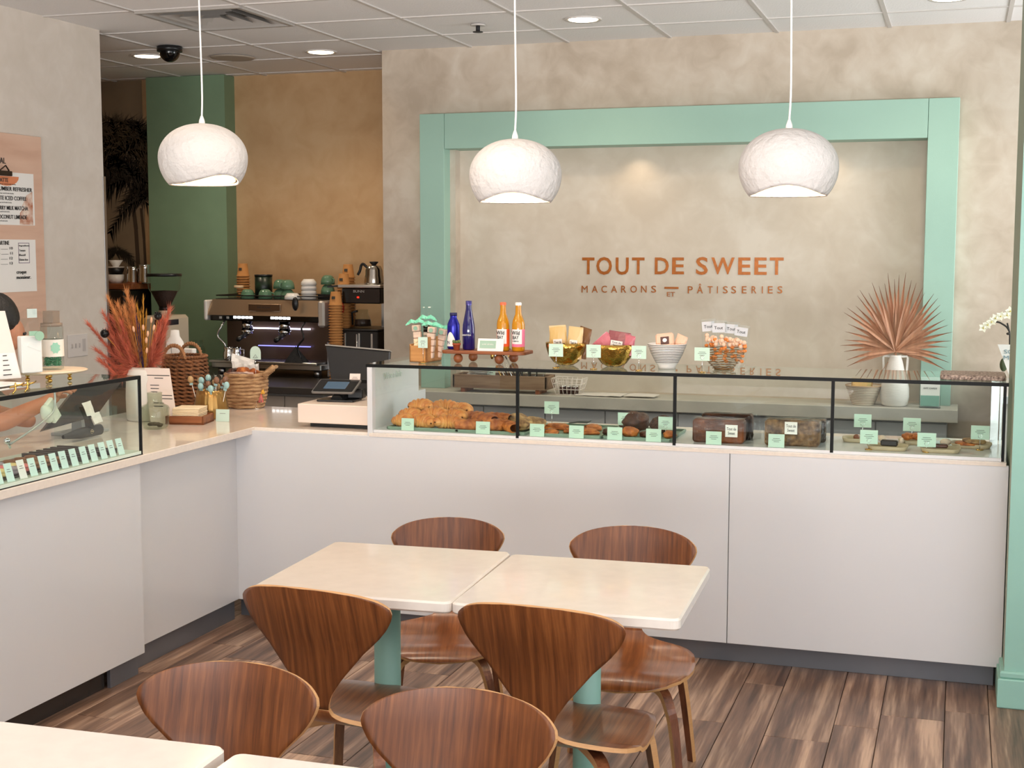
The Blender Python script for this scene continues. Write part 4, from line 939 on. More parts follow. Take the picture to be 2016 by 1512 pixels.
# ceramic vase with dried flowers
pv = ontop(288, 826); m_ = mpp(pv)
t = thing('ceramic_vase', 'cream ribbed vase holding the coral dried flowers', 'vase', pv)
q = MB(); q.lathe([(0, 0), (.078, 0), (.084, .006), (.086, .10), (.082, .19), (.070, .222), (.056, .236), (.056, .228), (.066, .214), (.076, .18), (.078, .02), (0, .015)], 36); obj('vase_body', q, CERAM, t)
t = thing('dried_flower_bouquet', 'coral and orange dried grass bouquet with black flowers in the cream vase', 'dried flowers', pv+Vector((0, 0, .02)))
CORAL = mat('coral_plume', (232, 128, 100), .9, noise=.3, nscale=30); ORNG = mat('apricot_plume', (232, 158, 96), .9, noise=.25, nscale=30); MUST = mat('mustard_plume', (206, 146, 54), .9)
def img_to(px, py, off=0): d = ray(px, py); k = (dep(pv)+off)/d.dot(FW); return CAM+d*k-(pv+Vector((0, 0, .02)))
def plume(px, py, r, mt, sd, name='plume', n=520, L=.05, off=0, start=.42):
    rnd = random.Random(sd); tip = img_to(px, py, off); base = Vector((rnd.uniform(-.02, .02), rnd.uniform(-.02, .02), .02)); mid = base.lerp(tip, .5)+Vector((0, 0, .05))
    P = cr([base, Vector((tip.x*.25, tip.y*.25, .21)), mid.lerp(Vector((tip.x*.6, tip.y*.6, tip.z*.7)), .5), tip], 8)
    q = MB(); q.tube(P, .0016, 5)
    for k in range(n):
        u = start+(1-start)*rnd.random()**.85; i = u*(len(P)-1); i0 = min(int(i), len(P)-2); c = P[i0].lerp(P[i0+1], i-i0); ax = (P[i0+1]-P[i0]).normalized()
        rd = Vector((rnd.gauss(0, 1), rnd.gauss(0, 1), rnd.gauss(0, 1))); rd = (rd-ax*rd.dot(ax)).normalized()
        e = c+ax*rnd.uniform(.4, 1)*L+rd*L*rnd.uniform(.2, 1.15)*r*(1.35-.85*(u-start)/(1-start)); w3 = ax.cross(rd)*.0013
        q.tri(c-w3, c+w3, e)
    return obj(name, q, mt, t)
for k, (x, y, r, mt, off) in enumerate([(176, 640, .7, CORAL, 0), (192, 690, .9, CORAL, .02), (200, 712, .9, CORAL, -.03), (205, 620, 1, CORAL, .03), (214, 655, 1, CORAL, -.04), (214, 590, 1, ORNG, 0), (232, 600, 1, ORNG, .04), (250, 578, 1, ORNG, 0), (240, 640, 1.1, CORAL, -.05), (262, 598, .9, ORNG, -.02), (232, 690, 1, CORAL, -.04), (333, 612, 1, CORAL, 0), (318, 630, 1, CORAL, -.04), (322, 655, .9, CORAL, .02), (306, 665, .9, CORAL, -.05), (222, 628, 1, CORAL, .0), (224, 672, 1, CORAL, .03), (228, 618, 1, ORNG, -.04), (246, 612, 1, ORNG, -.05), (240, 668, 1, CORAL, -.06), (252, 690, .9, CORAL, -.05), (312, 640, 1, CORAL, .04), (326, 635, 1, CORAL, -.02), (300, 690, .8, CORAL, -.06)]): plume(x, y, r, mt, k+1, off=off)
for k, (x, y) in enumerate([(270, 602), (282, 590), (276, 618), (288, 622), (262, 626)]): plume(x, y, .5, MUST, 40+k, 'seed_head', 130, .04, -.03)
for k, (x, y) in enumerate([(268, 622), (274, 640), (266, 655)]): plume(x, y, .35, mat('indigo_flower', (58, 46, 84), .9), 60+k, 'indigo_spray', 90, .022, -.06, .72)
def stemmed(px, py, nm, mt, r, sd, off=0):
    tip = img_to(px, py, off); q = MB(); q.tube(cr([(0, 0, .02), (tip.x*.3, tip.y*.3, .2), tip], 8), .0013, 5)
    o = obj('stem', q, MUST, t)
    q = MB(); ax = (tip-Vector((tip.x*.3, tip.y*.3, .2))).normalized()
    if nm == 'bunny_tail': q.ell((0, 0, 0), (r, r, r*2.4), 10, 8, M=Matrix.Translation(tip) @ ax.to_track_quat('Z', 'Y').to_matrix().to_4x4())
    else:
        rnd = random.Random(sd)
        for k in range(60):
            d = Vector((rnd.gauss(0, 1), rnd.gauss(0, 1), rnd.gauss(0, 1))).normalized(); s2 = d.cross(Vector((0, 0, 1)))*.006; q.tri(tip+s2, tip-s2, tip+d*r*rnd.uniform(.8, 1.05)); q.tri(tip+d*r*.7+s2, tip+d*r*.7-s2, tip+d*r*1.05+Vector((0, 0, .005)))
        q.ell(tip, (r*.82, r*.82, r*.82), 12, 8)
    obj(nm, q, mt, t)
stemmed(206, 657, 'black_flower', BLACK, .023, 1, -.06); stemmed(311, 622, 'black_flower', BLACK, .021, 2, -.06)
for k, (x, y) in enumerate([(263, 648), (282, 645), (291, 657), (303, 645), (288, 670), (289, 690), (298, 630)]): stemmed(x, y, 'bunny_tail', mat('pale_bunny_tail', (238, 184, 146), .9), .0058, k, -.07)
# tilted menu card
a_ = ontop(322, 834)
t = thing('menu_card', 'white slanting menu card leaning before the cream vase', 'menu', a_)
A0, A1, A2, A3 = Vector((-.064, 0, 0)), Vector((.062, .012, 0)), Vector((.0, .055, .236)), Vector((-.118, .045, .236))
def cardpt(u, v, d=0): return A0*(1-u)*(1-v)+A1*u*(1-v)+A2*u*v+A3*(1-u)*v+Vector((.1, -1, .2))*d
q = MB(); q.add([cardpt(*k) for k in ((0, 0), (1, 0), (1, 1), (0, 1))]+[cardpt(*k, -.003) for k in ((0, 0), (1, 0), (1, 1), (0, 1))], [(0, 1, 2, 3), (7, 6, 5, 4), (0, 4, 5, 1), (1, 5, 6, 2), (2, 6, 7, 3), (3, 7, 4, 0)]); obj('card', q, mat('blush_paper', (246, 226, 216), .7), t)
q = MB()
for u0, u1, v in ((.03, .97, .86), (.35, .7, .81), (.15, .5, .68), (.15, .48, .62), (.15, .4, .56), (.55, .95, .5), (.55, .95, .44), (.2, .6, .36), (.2, .55, .30)):
    q.add([cardpt(u0, v, .0006), cardpt(u1, v, .0006), cardpt(u1, v+.014, .0006), cardpt(u0, v+.014, .0006)], [(0, 1, 2, 3)])
obj('print_lines', q, INK, t)
# green glass bottle
t = thing('glass_vase', 'smoky green glass bottle vase at the glass case corner', 'vase', ontop(306, 843))
q = MB(); q.lathe([(0, 0), (.050, 0), (.056, .008), (.060, .03), (.061, .085), (.055, .096), (.034, .106), (.031, .114), (.031, .150), (.033, .152), (.030, .152), (.028, .114), (.032, .104), (.055, .088), (.057, .03), (.05, .008), (0, .006)], 28); obj('bottle_body', q, GREENGL, t)
q = MB()
for k in range(9): q.ell((.02*cos(k*2.3), .02*sin(k*2.3), .014+.003*(k % 3)), (.014, .011, .008), 8, 6)
obj('pebbles', q, mat('pebble', (96, 80, 62), .7), t)['kind'] = 'stuff'
# wooden tray of napkins
t = thing('napkin_tray', 'brown wooden tray holding cream napkins beside the green bottle', 'napkin holder', ontop(374, 832), radians(12))
q = MB(); q.b2(-.085, .085, -.07, .07, 0, .008)
for b in ((-.085, .085, -.07, -.062), (-.085, .085, .062, .07), (-.085, -.077, -.07, .07), (.077, .085, -.07, .07)): q.b2(*b, 0, .036, bev=.001)
obj('tray_box', q, OAKD, t)
q = MB()
for k in range(9): q.box((.001*(k % 3), .001*(k % 2), .012+.0068*k), (.118, .118, .0062), bev=.002, rz=.01*(k % 3-1))
obj('napkin_stack', q, mat('cream_napkin', (248, 226, 190), .8), t)
# gold ribbed cup of wrapped sticks
pc = ontop(416, 822)
t = thing('ribbed_gold_cup', 'ribbed gold cup packed with wrapped lollipops', 'cup', pc)
q = MB(); q.lathe([(0, 0), (.070, 0), (.076, .006), (.074, .05), (.066, .095), (.060, .126), (.057, .126), (.062, .09), (.07, .05), (.07, .01), (0, .008)], 72, wob=lambda a, z: 1+.035*abs(sin(12*a))); obj('cup_body', q, mat('antique_gold', (176, 136, 78), .3, .8, noise=.3, nscale=20, stretch=(1, 1, .2)), t)
for k in range(15):
    a = k*2.4; r = .012+.0032*k; x, y = r*cos(a), r*sin(a)*.8; h_ = .145+.02*sin(k*1.7); ex, ey = x*1.35, y*1.3
    l = thing('wrapped_lollipop', 'clear wrapped lollipop with a pale blue bow in the ribbed gold cup', 'lollipop', pc+Vector((x, y, .012)), 0, 'wrapped lollipops in the ribbed gold cup'); l.rotation_euler = (-y*5, x*5, 0)
    q = MB(); q.tube([(0, 0, 0), (0, 0, h_)], .0016, 6); obj('stick', q, PAPER, l)
    q = MB(); q.ell((0, 0, h_), (.014, .011, .017), 10, 7); obj('candy', q, [mat('lolly_gold', (196, 156, 108), .4), mat('lolly_blue', (170, 206, 204), .4), mat('lolly_brown', (140, 98, 74), .4)][k % 3], l)
    q = MB(); q.lathe([(.003, h_-.026), (.018, h_-.008), (.019, h_+.010), (.008, h_+.024), (.018, h_+.036)], 8, smooth=False); obj('wrapper', q, CELLO, l)
    q = MB(); q.box((0, -.005, h_-.02), (.016, .003, .009)); obj('bow', q, mat('bow_blue', (168, 204, 206), .5), l)
# woven basket with handles
pk = ontop(362, 800)+Vector((-.05, .10, 0))
t = thing('woven_basket', 'chunky dark brown woven basket with two rope handles', 'basket', pk)
R0 = .100
q = MB()
for row in range(12):
    z = .012+row*.0185; r = R0*(1+.06*sin(row/11*pi))*(.98 if row < 2 else 1)
    for st in (0, 1): q.tube([((r+.006*sin(9*a+pi*st+row*pi))*cos(a), (r+.006*sin(9*a+pi*st+row*pi))*sin(a), z+.0045*cos(9*a+pi*st+row*pi)) for a in [2*pi*i/54 for i in range(54)]], .0062, 5, closed=True)
o = obj('woven_wall', q, WICK, t); o['kind'] = 'stuff'
q = MB(); q.cyl((0, 0, .0), R0*.93, .2, 24, r2=R0*.97); obj('inner_wall', q, mat('basket_lining', (98, 66, 44), .9), t)
q = MB()
for k in range(44): a = 2*pi*k/44; q.ell((R0*1.02*cos(a), R0*1.02*sin(a), .234), (.012, .009, .008), 6, 5, M=Matrix.Identity(4))
obj('rope_rim', q, WICK, t)['kind'] = 'stuff'
for yy in (-.075, .075):
    q = MB()
    for st in (0, 1):
        q.tube([(-.058*cos(b)+(.0), yy*1.0+.005*cos(14*b+pi*st)-.02, .230+.062*sin(b)+.005*sin(14*b+pi*st)) for b in [pi*i/40 for i in range(41)]], .0062, 6)
    obj('rope_handle', q, mat('rope_tan', (176, 124, 82), .8, noise=.3, nscale=60), t)
# lighter basket holding bread
pl_ = ontop(478, 806)+Vector((-.03, .09, 0))
t = thing('coiled_basket', 'pale coiled basket with loop handle and colourful tassel', 'basket', pl_)
for row in range(10):
    z = .010+row*.0165; r = .080+.018*sin(min(1, row/8)*pi*.62)
    q = MB(); q.tube([(r*cos(a)*1.0, r*sin(a), z+.001*sin(5*a+row)) for a in [2*pi*i/40 for i in range(40)]], .0092, 7, closed=True); obj('coil', q, WICKL, t)
q = MB(); q.cyl((0, 0, 0), .083, .15, 24, r2=.088); obj('inner_wall', q, mat('basket_lining', (98, 66, 44), .9), t)
q = MB()
for st in (0, 1): q.tube([(.095+.058*i/16, -.01+.010*cos(i*1.6+pi*st), .150+.045*i/16+.012*sin(i*1.6+pi*st)) for i in range(17)], .0075, 6)
q.tube([(.09, -.02, .155), (.155, -.018, .196), (.16, .01, .20), (.095, .02, .16)], .008, 6); obj('loop_handle', q, WICKL, t)
q = MB()
for k in range(26): a = k*.24; q.tube([(.098, -.02, .10), (.098+.012*cos(a*4), -.024+.01*sin(a*4), .07)], .0022, 4, 0)
for k in range(26): a = k*.24; q.tube([(.094, -.03, .075), (.094+.012*cos(a*4), -.032+.012*sin(a*4), .03)], .0024, 4, 1 if k % 3 else 2)
q.tube([(.096, -.01, .15), (.098, -.022, .09)], .002, 5, 1)
o = obj('tassel', q, [mat('tassel_yellow', (236, 178, 70), .9), mat('tassel_coral', (232, 108, 96), .9), mat('tassel_grey', (120, 124, 120), .9)], t)
for k, (dx, dy, dz, sd, mt, nm, lb) in enumerate([(-.055, -.02, .165, 1, CHOC, 'bread_roll', 'dark brown roll at the left in the pale basket'), (-.0, -.03, .172, 2, BREAD2, 'bread_roll', 'seeded amber pastry peeking out of the pale basket'), (.03, .02, .16, 3, BREAD2, 'bread_roll', 'brown roll at the back of the pale basket')]):
    put(nm, lb, 'bread', lump(80+sd, (.034, .03, .024), mt, nm=nm, nz=.14), pl_+Vector((dx, dy, dz-.024)), sd, 'rolls in the pale coiled basket')
def crinkle(label, p, pts, sd, name='paper_bag', mt=PAPER): q = MB(); [sheet(q, *s_, 7, .006, 0, sd+i) for i, s_ in enumerate(pts)]; return solo(name, label, 'paper bag', q, mt, p)
crinkle('crumpled white bakery paper rising behind the pale basket', pl_+Vector((-.02, .06, .12)), [((-.09, 0, 0), (.02, .0, 0), (.025, .02, .10), (-.10, .02, .13)), ((.0, .01, 0), (.055, .015, 0), (.045, .02, .085), (-.01, .02, .07))], 1)
q = MB(); sheet(q, (-.085, -.03, 0), (.08, -.04, 0), (.075, -.05, .028), (-.06, -.05, .022), 8, .004, 0, 5); solo('liner_paper', 'pinkish liner paper folded over the pale basket rim', 'paper', q, mat('liner_pink', (236, 206, 190), .8), pl_+Vector((0, -.02, .150)))
t = thing('milk_bottle', 'white paper wrapped bottle with ink drawing behind the dark basket', 'bottle', pk+Vector((-.14, .14, 0)))
q = MB(); q.lathe([(0, 0), (.05, 0), (.052, .25), (.045, .29), (.025, .32), (.022, .35), (0, .352)], 18, sx=1, sy=.7); q.box((.075, 0, .13), (.07, .04, .26), bev=.004); obj('wrapping', q, PAPER, t)
q = MB(); q.tube([(-.01, -.037, .27), (.0, -.0375, .285), (.012, -.037, .272), (.03, -.036, .275)], .001, 4); q.tube([(0.0, -.0375, .27), (.002, -.0375, .20)], .0008, 4); obj('ink_drawing', q, INK, t)
# cards
card('small pale mint card standing in front of the ribbed gold cup', ontop(438, 830), .062, .054, radians(8), MINT2, 1, -.1)
pw = ontop(512, 806)
t = thing('arched_card', 'arched white card on a thin wire before the espresso machine', 'price card', pl_+Vector((.10, -.05, 0))+Vector((-.02, 0, 0)))
ht = .315-.02
q = MB(); arc = [(.028, 0), (.028, .035)]+[(.028*cos(a*pi/8), .035+.028*sin(a*pi/8)) for a in range(1, 8)]+[(-.028, .035), (-.028, 0)]; q.prism(arc, -.0005, .0005, M=Matrix.Translation((0, 0, ht-.06)) @ Matrix.Rotation(pi/2, 4, 'X')); obj('card', q, MINT2, t)
q = MB(); q.tube([(0, 0, 0), (0, 0, ht-.045)], .0008, 5); q.cyl((0, 0, 0), .012, .003, 12); obj('wire_stem', q, CHROME, t)
q = MB(); q.tube([(-.012, -.001, ht-.052), (-.006, -.001, ht-.045), (0, -.001, ht-.036), (.006, -.001, ht-.046), (.012, -.001, ht-.052), (-.012, -.001, ht-.053)], .0007, 4); obj('line_drawing', q, INK, t)

# till: white box, tablet terminal, big monitor
pt = Vector((-2.50, 5.40, WZ))
t = thing('cash_drawer', 'white box plinth carrying the card terminal beside the case end', 'cash drawer', Vector((-2.505, 5.32, WZ)))
q = MB(); q.b2(-.165, .19, -.10, .28, .018, .099, bev=.003); obj('drawer_body', q, mat('warm_white_box', (238, 220, 206), .3), t)
q = MB(); q.b2(-.12, .18, -.07, .24, 0, .0175); obj('base', q, BLACK, t)
DT = WZ+.0995
t = thing('card_terminal', 'tilted black tablet card terminal on the white box', 'payment terminal', aty(660, 783, 5.36)*1 and Vector((aty(668, 783, 5.38).x, 5.38, DT)), radians(6))
q = MB(); q.prism(rrect(.17, .12, .01, 4), 0, .008, bev=.002); q.tube([(0, .02, .008), (0, .01, .035), (0, .0, .05)], 0, rect=[(.11, .07), (.10, .05), (.09, .03)]); obj('foot', q, BLACK, t)
Mt = Matrix.Translation((-.01, -.005, .062)) @ Matrix.Rotation(radians(20), 4, 'X')
q = MB(); q.prism(rrect(.19, .13, .008, 4), -.006, .004, bev=.002, M=Mt); obj('tablet', q, mat('terminal_grey', (120, 118, 116), .35, .4), t)
q = MB(); q.prism(rrect(.178, .118, .006, 4), .004, .0052, M=Mt); obj('screen', q, BLACKG, t)
q = MB(); q.prism(rrect(.10, .07, .003, 2), .0053, .0057, M=Mt); obj('screen_image', q, mat('screen_glow', (60, 82, 100), .2, emit=(70, 100, 130), estr=.25), t)
q = MB(); q.b2(.03, .10, .02, .07, .008, .05, bev=.004); obj('printer_block', q, BLACK, t)
card('small pink receipt card standing on the card terminal', Vector((aty(698, 755, 5.44).x, 5.44, DT+.066)), .048, .048, .15, mat('blush_paper', (246, 226, 216), .7), 2, -.25)
pm = aty(716, 735, 5.62)
t = thing('till_monitor', 'large black till monitor seen from behind at the case end', 'monitor', Vector((pm.x, 5.62, WZ+.02)), radians(3))
Mt = Matrix.Translation((-.005, 0, .205)) @ Matrix.Rotation(radians(-18), 4, 'X')
q = MB(); q.prism([(-.185, .092), (.125, .072), (.14, -.12), (-.125, -.12)], -.012, .012, bev=.004, M=Mt @ Matrix.Rotation(pi/2, 4, 'X')); obj('monitor_shell', q, mat('monitor_black', (30, 30, 32), .35), t)
q = MB(); q.prism([(-.187, .094), (.127, .074), (.127, .080), (-.187, .100)], -.014, .014, M=Mt @ Matrix.Rotation(pi/2, 4, 'X')); obj('bezel_edge', q, mat('bezel_silver', (170, 166, 160), .3, .6), t)
q = MB(); q.box((.03, -.02, .13), (.08, .03, .05), bev=.004, M=Matrix.Identity(4)); q.tube([(.0, .0, 0), (.0, .01, .06), (0, 0, .12)], 0, rect=[(.14, .1), (.06, .03), (.06, .03)]); obj('stand', q, BLACK, t)
t = thing('sauce_tub', 'clear tub of red sauce with white label behind the till', 'jar', Vector((aty(648, 748, 5.75).x, 5.75, WZ)))
q = MB(); q.cyl((0, 0, 0), .024, .03, 18, r2=.025); obj('label_band', q, PAPER, t)
q = MB(); q.cyl((0, 0, .0305), .025, .028, 18, r2=.027); obj('sauce', q, mat('dark_red_sauce', (110, 34, 22), .3), t)
q = MB(); q.cyl((0, 0, .059), .028, .008, 18); q.cyl((.008, 0, .067), .004, .012, 8); obj('lid', q, CLEAR, t)

# ================================================================ on and in the left case
LZ = LT+.0008
def onleft(px, py, X=None): p = atz(px, py, LZ); return Vector((p.x, p.y, LZ)) if X is None else Vector((X, atx(px, py, X).y, LZ))
pbd = onleft(96, 744, -3.03)
t = thing('round_riser', 'thin pale oval riser board on gold ball feet on the macaron case', 'riser board', pbd)
bt = .032
q = MB(); q.lathe([(0, bt), (.125, bt), (.138, bt+.004), (.142, bt+.007), (.138, bt+.009), (0, bt+.0095)], 40, sx=.9, sy=1.0); obj('board', q, mat('ivory_board', (238, 214, 186), .35), t)
for a in (40, 130, 220, 310):
    x, y = .07*cos(radians(a)), .07*sin(radians(a)); q = MB(); q.ell((x, y, .0082), (.0082,)*3, 12, 8); q.ell((x, y, .0243), (.0082,)*3, 12, 8); obj('ball_foot', q, GOLDS, t)
RZ = LZ+bt+.010
def onriser(px, X): return Vector((X, atx(px, 725, X).y, RZ))
pj = onriser(60, -2.99)
t = thing('gift_bag', 'tall cellophane bag around a white box with a mint seal', 'gift bag', pj, radians(62))
q = MB(); q.prism([(-.036, .0), (.036, 0), (.038, .15), (-.038, .15)], -.02, .02, M=Matrix.Rotation(pi/2, 4, 'X')); 
q = MB(); sheet(q, (-.040, -.024, 0), (.044, -.024, 0), (.046, -.022, .19), (-.045, -.022, .185), 8, .003, 0, 3); sheet(q, (-.04, .024, 0), (.044, .024, 0), (.046, .022, .19), (-.04, .022, .185), 8, .003, 0, 4)
sheet(q, (-.01, -.026, .13), (.055, -.03, .13), (.075, -.03, .195), (-.02, -.03, .225), 8, .006, 0, 6); sheet(q, (-.06, .0, .12), (-.02, -.02, .16), (.01, -.02, .235), (-.045, 0, .20), 6, .006, 0, 9); obj('cellophane', q, CELLO, t)
q = MB(); q.box((0, 0, .065), (.072, .036, .125), bev=.003); q.box((.008, -.019, .09), (.05, .002, .012), rx=0, ry=.4); obj('white_box', q, PAPER, t)
q = MB(); q.box((-.002, -.03, .205), (.034, .002, .03)); obj('silver_label', q, mat('silver_label', (196, 206, 198), .3, .3), t)
q = MB(); q.cyl((0, 0, 0), .016, .002, 20, M=Matrix.Translation((.02, -.033, .128)) @ Matrix.Rotation(pi/2, 4, 'X')); q.box((.0, -.031, .137), (.03, .001, .016)); obj('round_seal', q, mat('seal_green', (150, 186, 160), .6), t)
pj2 = onriser(104, -3.02)
t = thing('glass_jar', 'glass jar with white label and green paper shred on the riser', 'jar', pj2)
q = MB(); q.lathe([(.036, .001), (.039, .004), (.039, .150), (.037, .150), (.037, .004), (0, .003)], 28); obj('jar_body', q, CLEAR, t)
q = MB(); rnd = random.Random(9)
for k in range(60):
    a, b = rnd.uniform(0, 6.28), rnd.uniform(0, 6.28); r = .024*rnd.random()**.5+.004
    q.tube([(r*cos(a), r*sin(a), rnd.uniform(.012, .045)), (r*cos(a+.5), r*sin(a+.5), rnd.uniform(.012, .05)), (.03*cos(b), .03*sin(b), rnd.uniform(.012, .045))], 0, rect=(.003, .0008))
obj('paper_shred', q, mat('shred_green', (96, 170, 132), .6), t)['kind'] = 'stuff'
q = MB(); q.lathe([(.0396, .046), (.0396, .106)], 28); o = obj('label_band', q, mat('label_cream', (238, 232, 222), .7), t)
q = MB()
for k in range(12): a = -.9+.0*k; q.ell((.0*k, 0, 0), (.001, .001, .001), 4, 3)
q = MB(); q.prism([((.014+.004*(i % 2))*cos(i*pi/8), (.017+.004*(i % 2))*sin(i*pi/8)) for i in range(16)], 0, .0006, M=Matrix.Rotation(radians(-38), 4, 'Z') @ Matrix.Translation((.0402, 0, .077)) @ Matrix.Rotation(pi/2, 4, 'Z') @ Matrix.Rotation(pi/2, 4, 'X')); obj('green_emblem', q, mat('emblem_green', (150, 204, 180), .6), o)
q = MB(); q.cyl((0, 0, .1505), .037, .012, 24); q.b2(-.02, .02, -.02, .02, .16, .205); obj('clear_lid', q, mat('smoke_lid', (150, 130, 112), .4, alpha=.6), t)
# brass trays and the tent menu at the frame's edge
pbz = onleft(10, 762, -2.93)
t = thing('brass_tray', 'white tray with brass branch handles at the edge of the macaron case', 'tray', pbz)
q = MB(); q.b2(-.06, .05, -.16, .045, .014, .02, bev=.002); q.b2(-.06, .05, -.16, .045, .026, .03, bev=.002); obj('marble_slab', q, WHITE, t)
q = MB()
for yy in (-.02, .04): q.tube([(.052, yy-.01, 0), (.055, yy, .01), (.052, yy+.006, .022), (.056, yy, .034)], .003, 6); q.tube([(.05, yy-.02, .021), (.055, yy+.03, .026), (.05, yy+.05, .03)], .0028, 6)
obj('brass_branch', q, GOLDS, t)
t = thing('tent_menu', 'pink and white tent menu cut by the left edge on the macaron case', 'menu', onleft(6, 745, -3.02)+Vector((0, 0, .031)), radians(65))
q = MB()
q.add([(-.11, 0, 0), (.065, 0, 0), (.03, .03, .225), (-.11, .03, .225)], [(0, 1, 2, 3)]); q.add([(-.11, .065, 0), (.065, .065, 0), (.03, .034, .225), (-.11, .034, .225)], [(0, 1, 2, 3)]); obj('menu_sheet', q, mat('blush_paper', (246, 226, 216), .7), t)
q = MB(); q.add([(-.11, -.002, .0), (.062, -.002, .0), (.048, .010, .085), (-.11, .010, .085)], [(0, 1, 2, 3)]); obj('white_half', q, PAPER, t)
q = MB()
for k in range(5): q.b2(.0, .03-.004*k, -.004, -.003, .012+.016*k, .015+.016*k)
obj('print_lines', q, INK, t)
# inside the case: label cards, macarons, dark trays
CL = ZT+.0146; XLc = LX-.012
cards_px = [(2, 945), (24, 940), (49, 936), (70, 932), (91, 927), (112, 922), (131, 918), (151, 914), (171, 909), (189, 904), (208, 900), (225, 895), (242, 891)]
lm = card_mesh(.031, .060, MINT, 2).build('macaron_label', [mat('label_aqua', (216, 238, 232), .7), INK]); lw = card_mesh(.031, .062, PAPER, 2).build('macaron_label', [PAPER, INK])
for k, (x, y) in enumerate(cards_px):
    Y = atx(x, y-8, XLc).y; o = obj('flavour_label', lw if k == 2 else lm, None, None, (XLc-.004, Y, CL), (-.32, 0, radians(82)))
    tag(o, 'white macaron flavour label, the only white one in the row' if k == 2 else 'narrow aqua flavour label, %s from the right end of the row' % ['', 'second', 'third', 'fourth', 'fifth', 'sixth', 'seventh', 'eighth', 'ninth', 'tenth', 'eleventh', 'twelfth', 'thirteenth'][12-k] if k < 12 else 'narrow aqua flavour label at the right end of the row', 'price card', 'aqua flavour labels in the macaron case')
mc = MB(); mc.lathe([(0, 0), (.018, 0), (.022, .004), (.022, .008), (.0205, .009), (.0205, .014), (.022, .015), (.022, .019), (.017, .024), (0, .026)], 20)
mcs = [mc.build('macaron', mat('pink_macaron', (236, 130, 130), .5)), mc.build('macaron', mat('cream_macaron', (240, 216, 150), .5)), mc.build('macaron', mat('grey_macaron', (176, 160, 172), .5)), mc.build('macaron', mat('brown_macaron', (150, 98, 66), .5))]
for r_ in range(3):
    for c_ in range(7):
        Y = 3.58+c_*.056; k = (c_+r_) % 3 if c_ < 4 else 3
        o = obj('macaron', mcs[k], None, None, (LX-.075-.05*r_, Y, CL+.0085)); tag(o, {0: 'pink macaron', 1: 'cream macaron', 2: 'greyish lilac macaron', 3: 'brown macaron'}[k]+' lying behind the flavour labels', 'macaron', {0: 'pink macarons', 1: 'cream macarons', 2: 'lilac macarons', 3: 'brown macarons'}[k]+' in the left glass case')
q = MB(); q.b2(-.30, -.045, 3.50-3.4, 4.0-3.4, 0, .006, bev=.001); solo('macaron_tray', 'dark flat tray under the macarons', 'tray', q, mat('tray_dark', (70, 58, 54), .4), (LX, 3.4, CL))
q = MB()
for k in range(6): q.b2(-.30, -.05, 4.03+.04*k-3.4, 4.045+.04*k-3.4, 0, .018, bev=.001)
solo('divider_rack', 'dark divider rack at the right end of the macaron case', 'rack', q, mat('tray_dark', (70, 58, 54), .4), (LX, 3.4, CL))
# behind the case: second till monitor, terminal, lid stay, shelf
def behind(px, py, X): p = atx(px, py, X); return p
t = thing('till_monitor', 'dark tilted till monitor seen through the macaron case glass', 'monitor', Vector((-3.40, 4.68, WZ)), 0)
A = [behind(86, 846, -3.34), behind(192, 816, -3.34), behind(238, 753, -3.44), behind(150, 764, -3.44)]; B0 = Vector((-3.40, 4.68, WZ))
q = MB(); vs = [p_-B0 for p_ in A]+[p_-B0+Vector((-.02, .0, -.01)) for p_ in A]; q.add(vs, [(0, 1, 2, 3), (4, 7, 6, 5), (0, 4, 5, 1), (1, 5, 6, 2), (2, 6, 7, 3), (3, 7, 4, 0)]); obj('monitor_shell', q, mat('monitor_black', (30, 30, 32), .35), t)
cxm = sum((v for v in vs[:4]), Vector())/4
q = MB(); q.tube([(cxm.x-.03, cxm.y, 0), (cxm.x-.03, cxm.y, cxm.z)], 0, rect=[(.05, .05), (.04, .04)]); q.b2(cxm.x-.1, cxm.x+.04, cxm.y-.1, cxm.y+.1, 0, .012, bev=.002); obj('stand', q, mat('stand_grey', (176, 176, 176), .4), t)
pr = behind(165, 876, -3.29)
t = thing('payment_reader', 'black paddle shaped payment reader with receipts behind the macaron case', 'payment terminal', Vector((pr.x, pr.y, WZ)))
q = MB(); po = []
L_ = .24
q.grid(lambda u, v: Vector((.018*cos(2*pi*u)*(.35+.65*min(1, v*2.2)), -.13+L_*v, .028+.022*(.35+.65*min(1, v*2.2))*sin(2*pi*u)+.0)), 14, 16); obj('paddle_body', q, mat('reader_black', (44, 44, 46), .5), t)
q = MB(); q.tube([(0, .045, .04), (0, .03, .08), (0, -.005, .135)], 0, rect=[(.02, .03), (.015, .022), (.012, .02)]); obj('reader_neck', q, BLACK, t)
q = MB(); q.cyl((.019, .03, .03), .008, .002, 14, M=Matrix.Identity(4)); q.tube([(.019, .03+.008*cos(a), .03+.008*sin(a)) for a in [2*pi*i/12 for i in range(12)]], .001, 4, closed=True); obj('ring_mark', q, mat('ring_tan', (190, 170, 140), .5), t)
q = MB(); sheet(q, (.02, -.0, .095), (.02, .055, .095), (.02, .025, .155), (.02, -.032, .15), 4, .0015, 0, 1); sheet(q, (.022, .045, .058), (.022, .10, .062), (.02, .08, .105), (.02, .02, .10), 4, .0015, 0, 2); obj('receipt', q, PAPER, t)
t = thing('lid_stay', 'thin steel lid stay and cream pump hanging behind the macaron case glass', 'lid stay', Vector((LB+.02, 4.0, ZT+.015)))
def rel(px, py, X, b=Vector((LB+.02, 4.0, ZT+.015))): return atx(px, py, X)-b
q = MB(); q.tube(cr([rel(107, 760, -3.20), rel(108, 797, -3.20), rel(98, 818, -3.20), rel(60, 848, -3.20), rel(20, 874, -3.20)], 5), .0042, 7); obj('curved_rod', q, mat('satin_steel', (196, 196, 190), .3, .6), t)
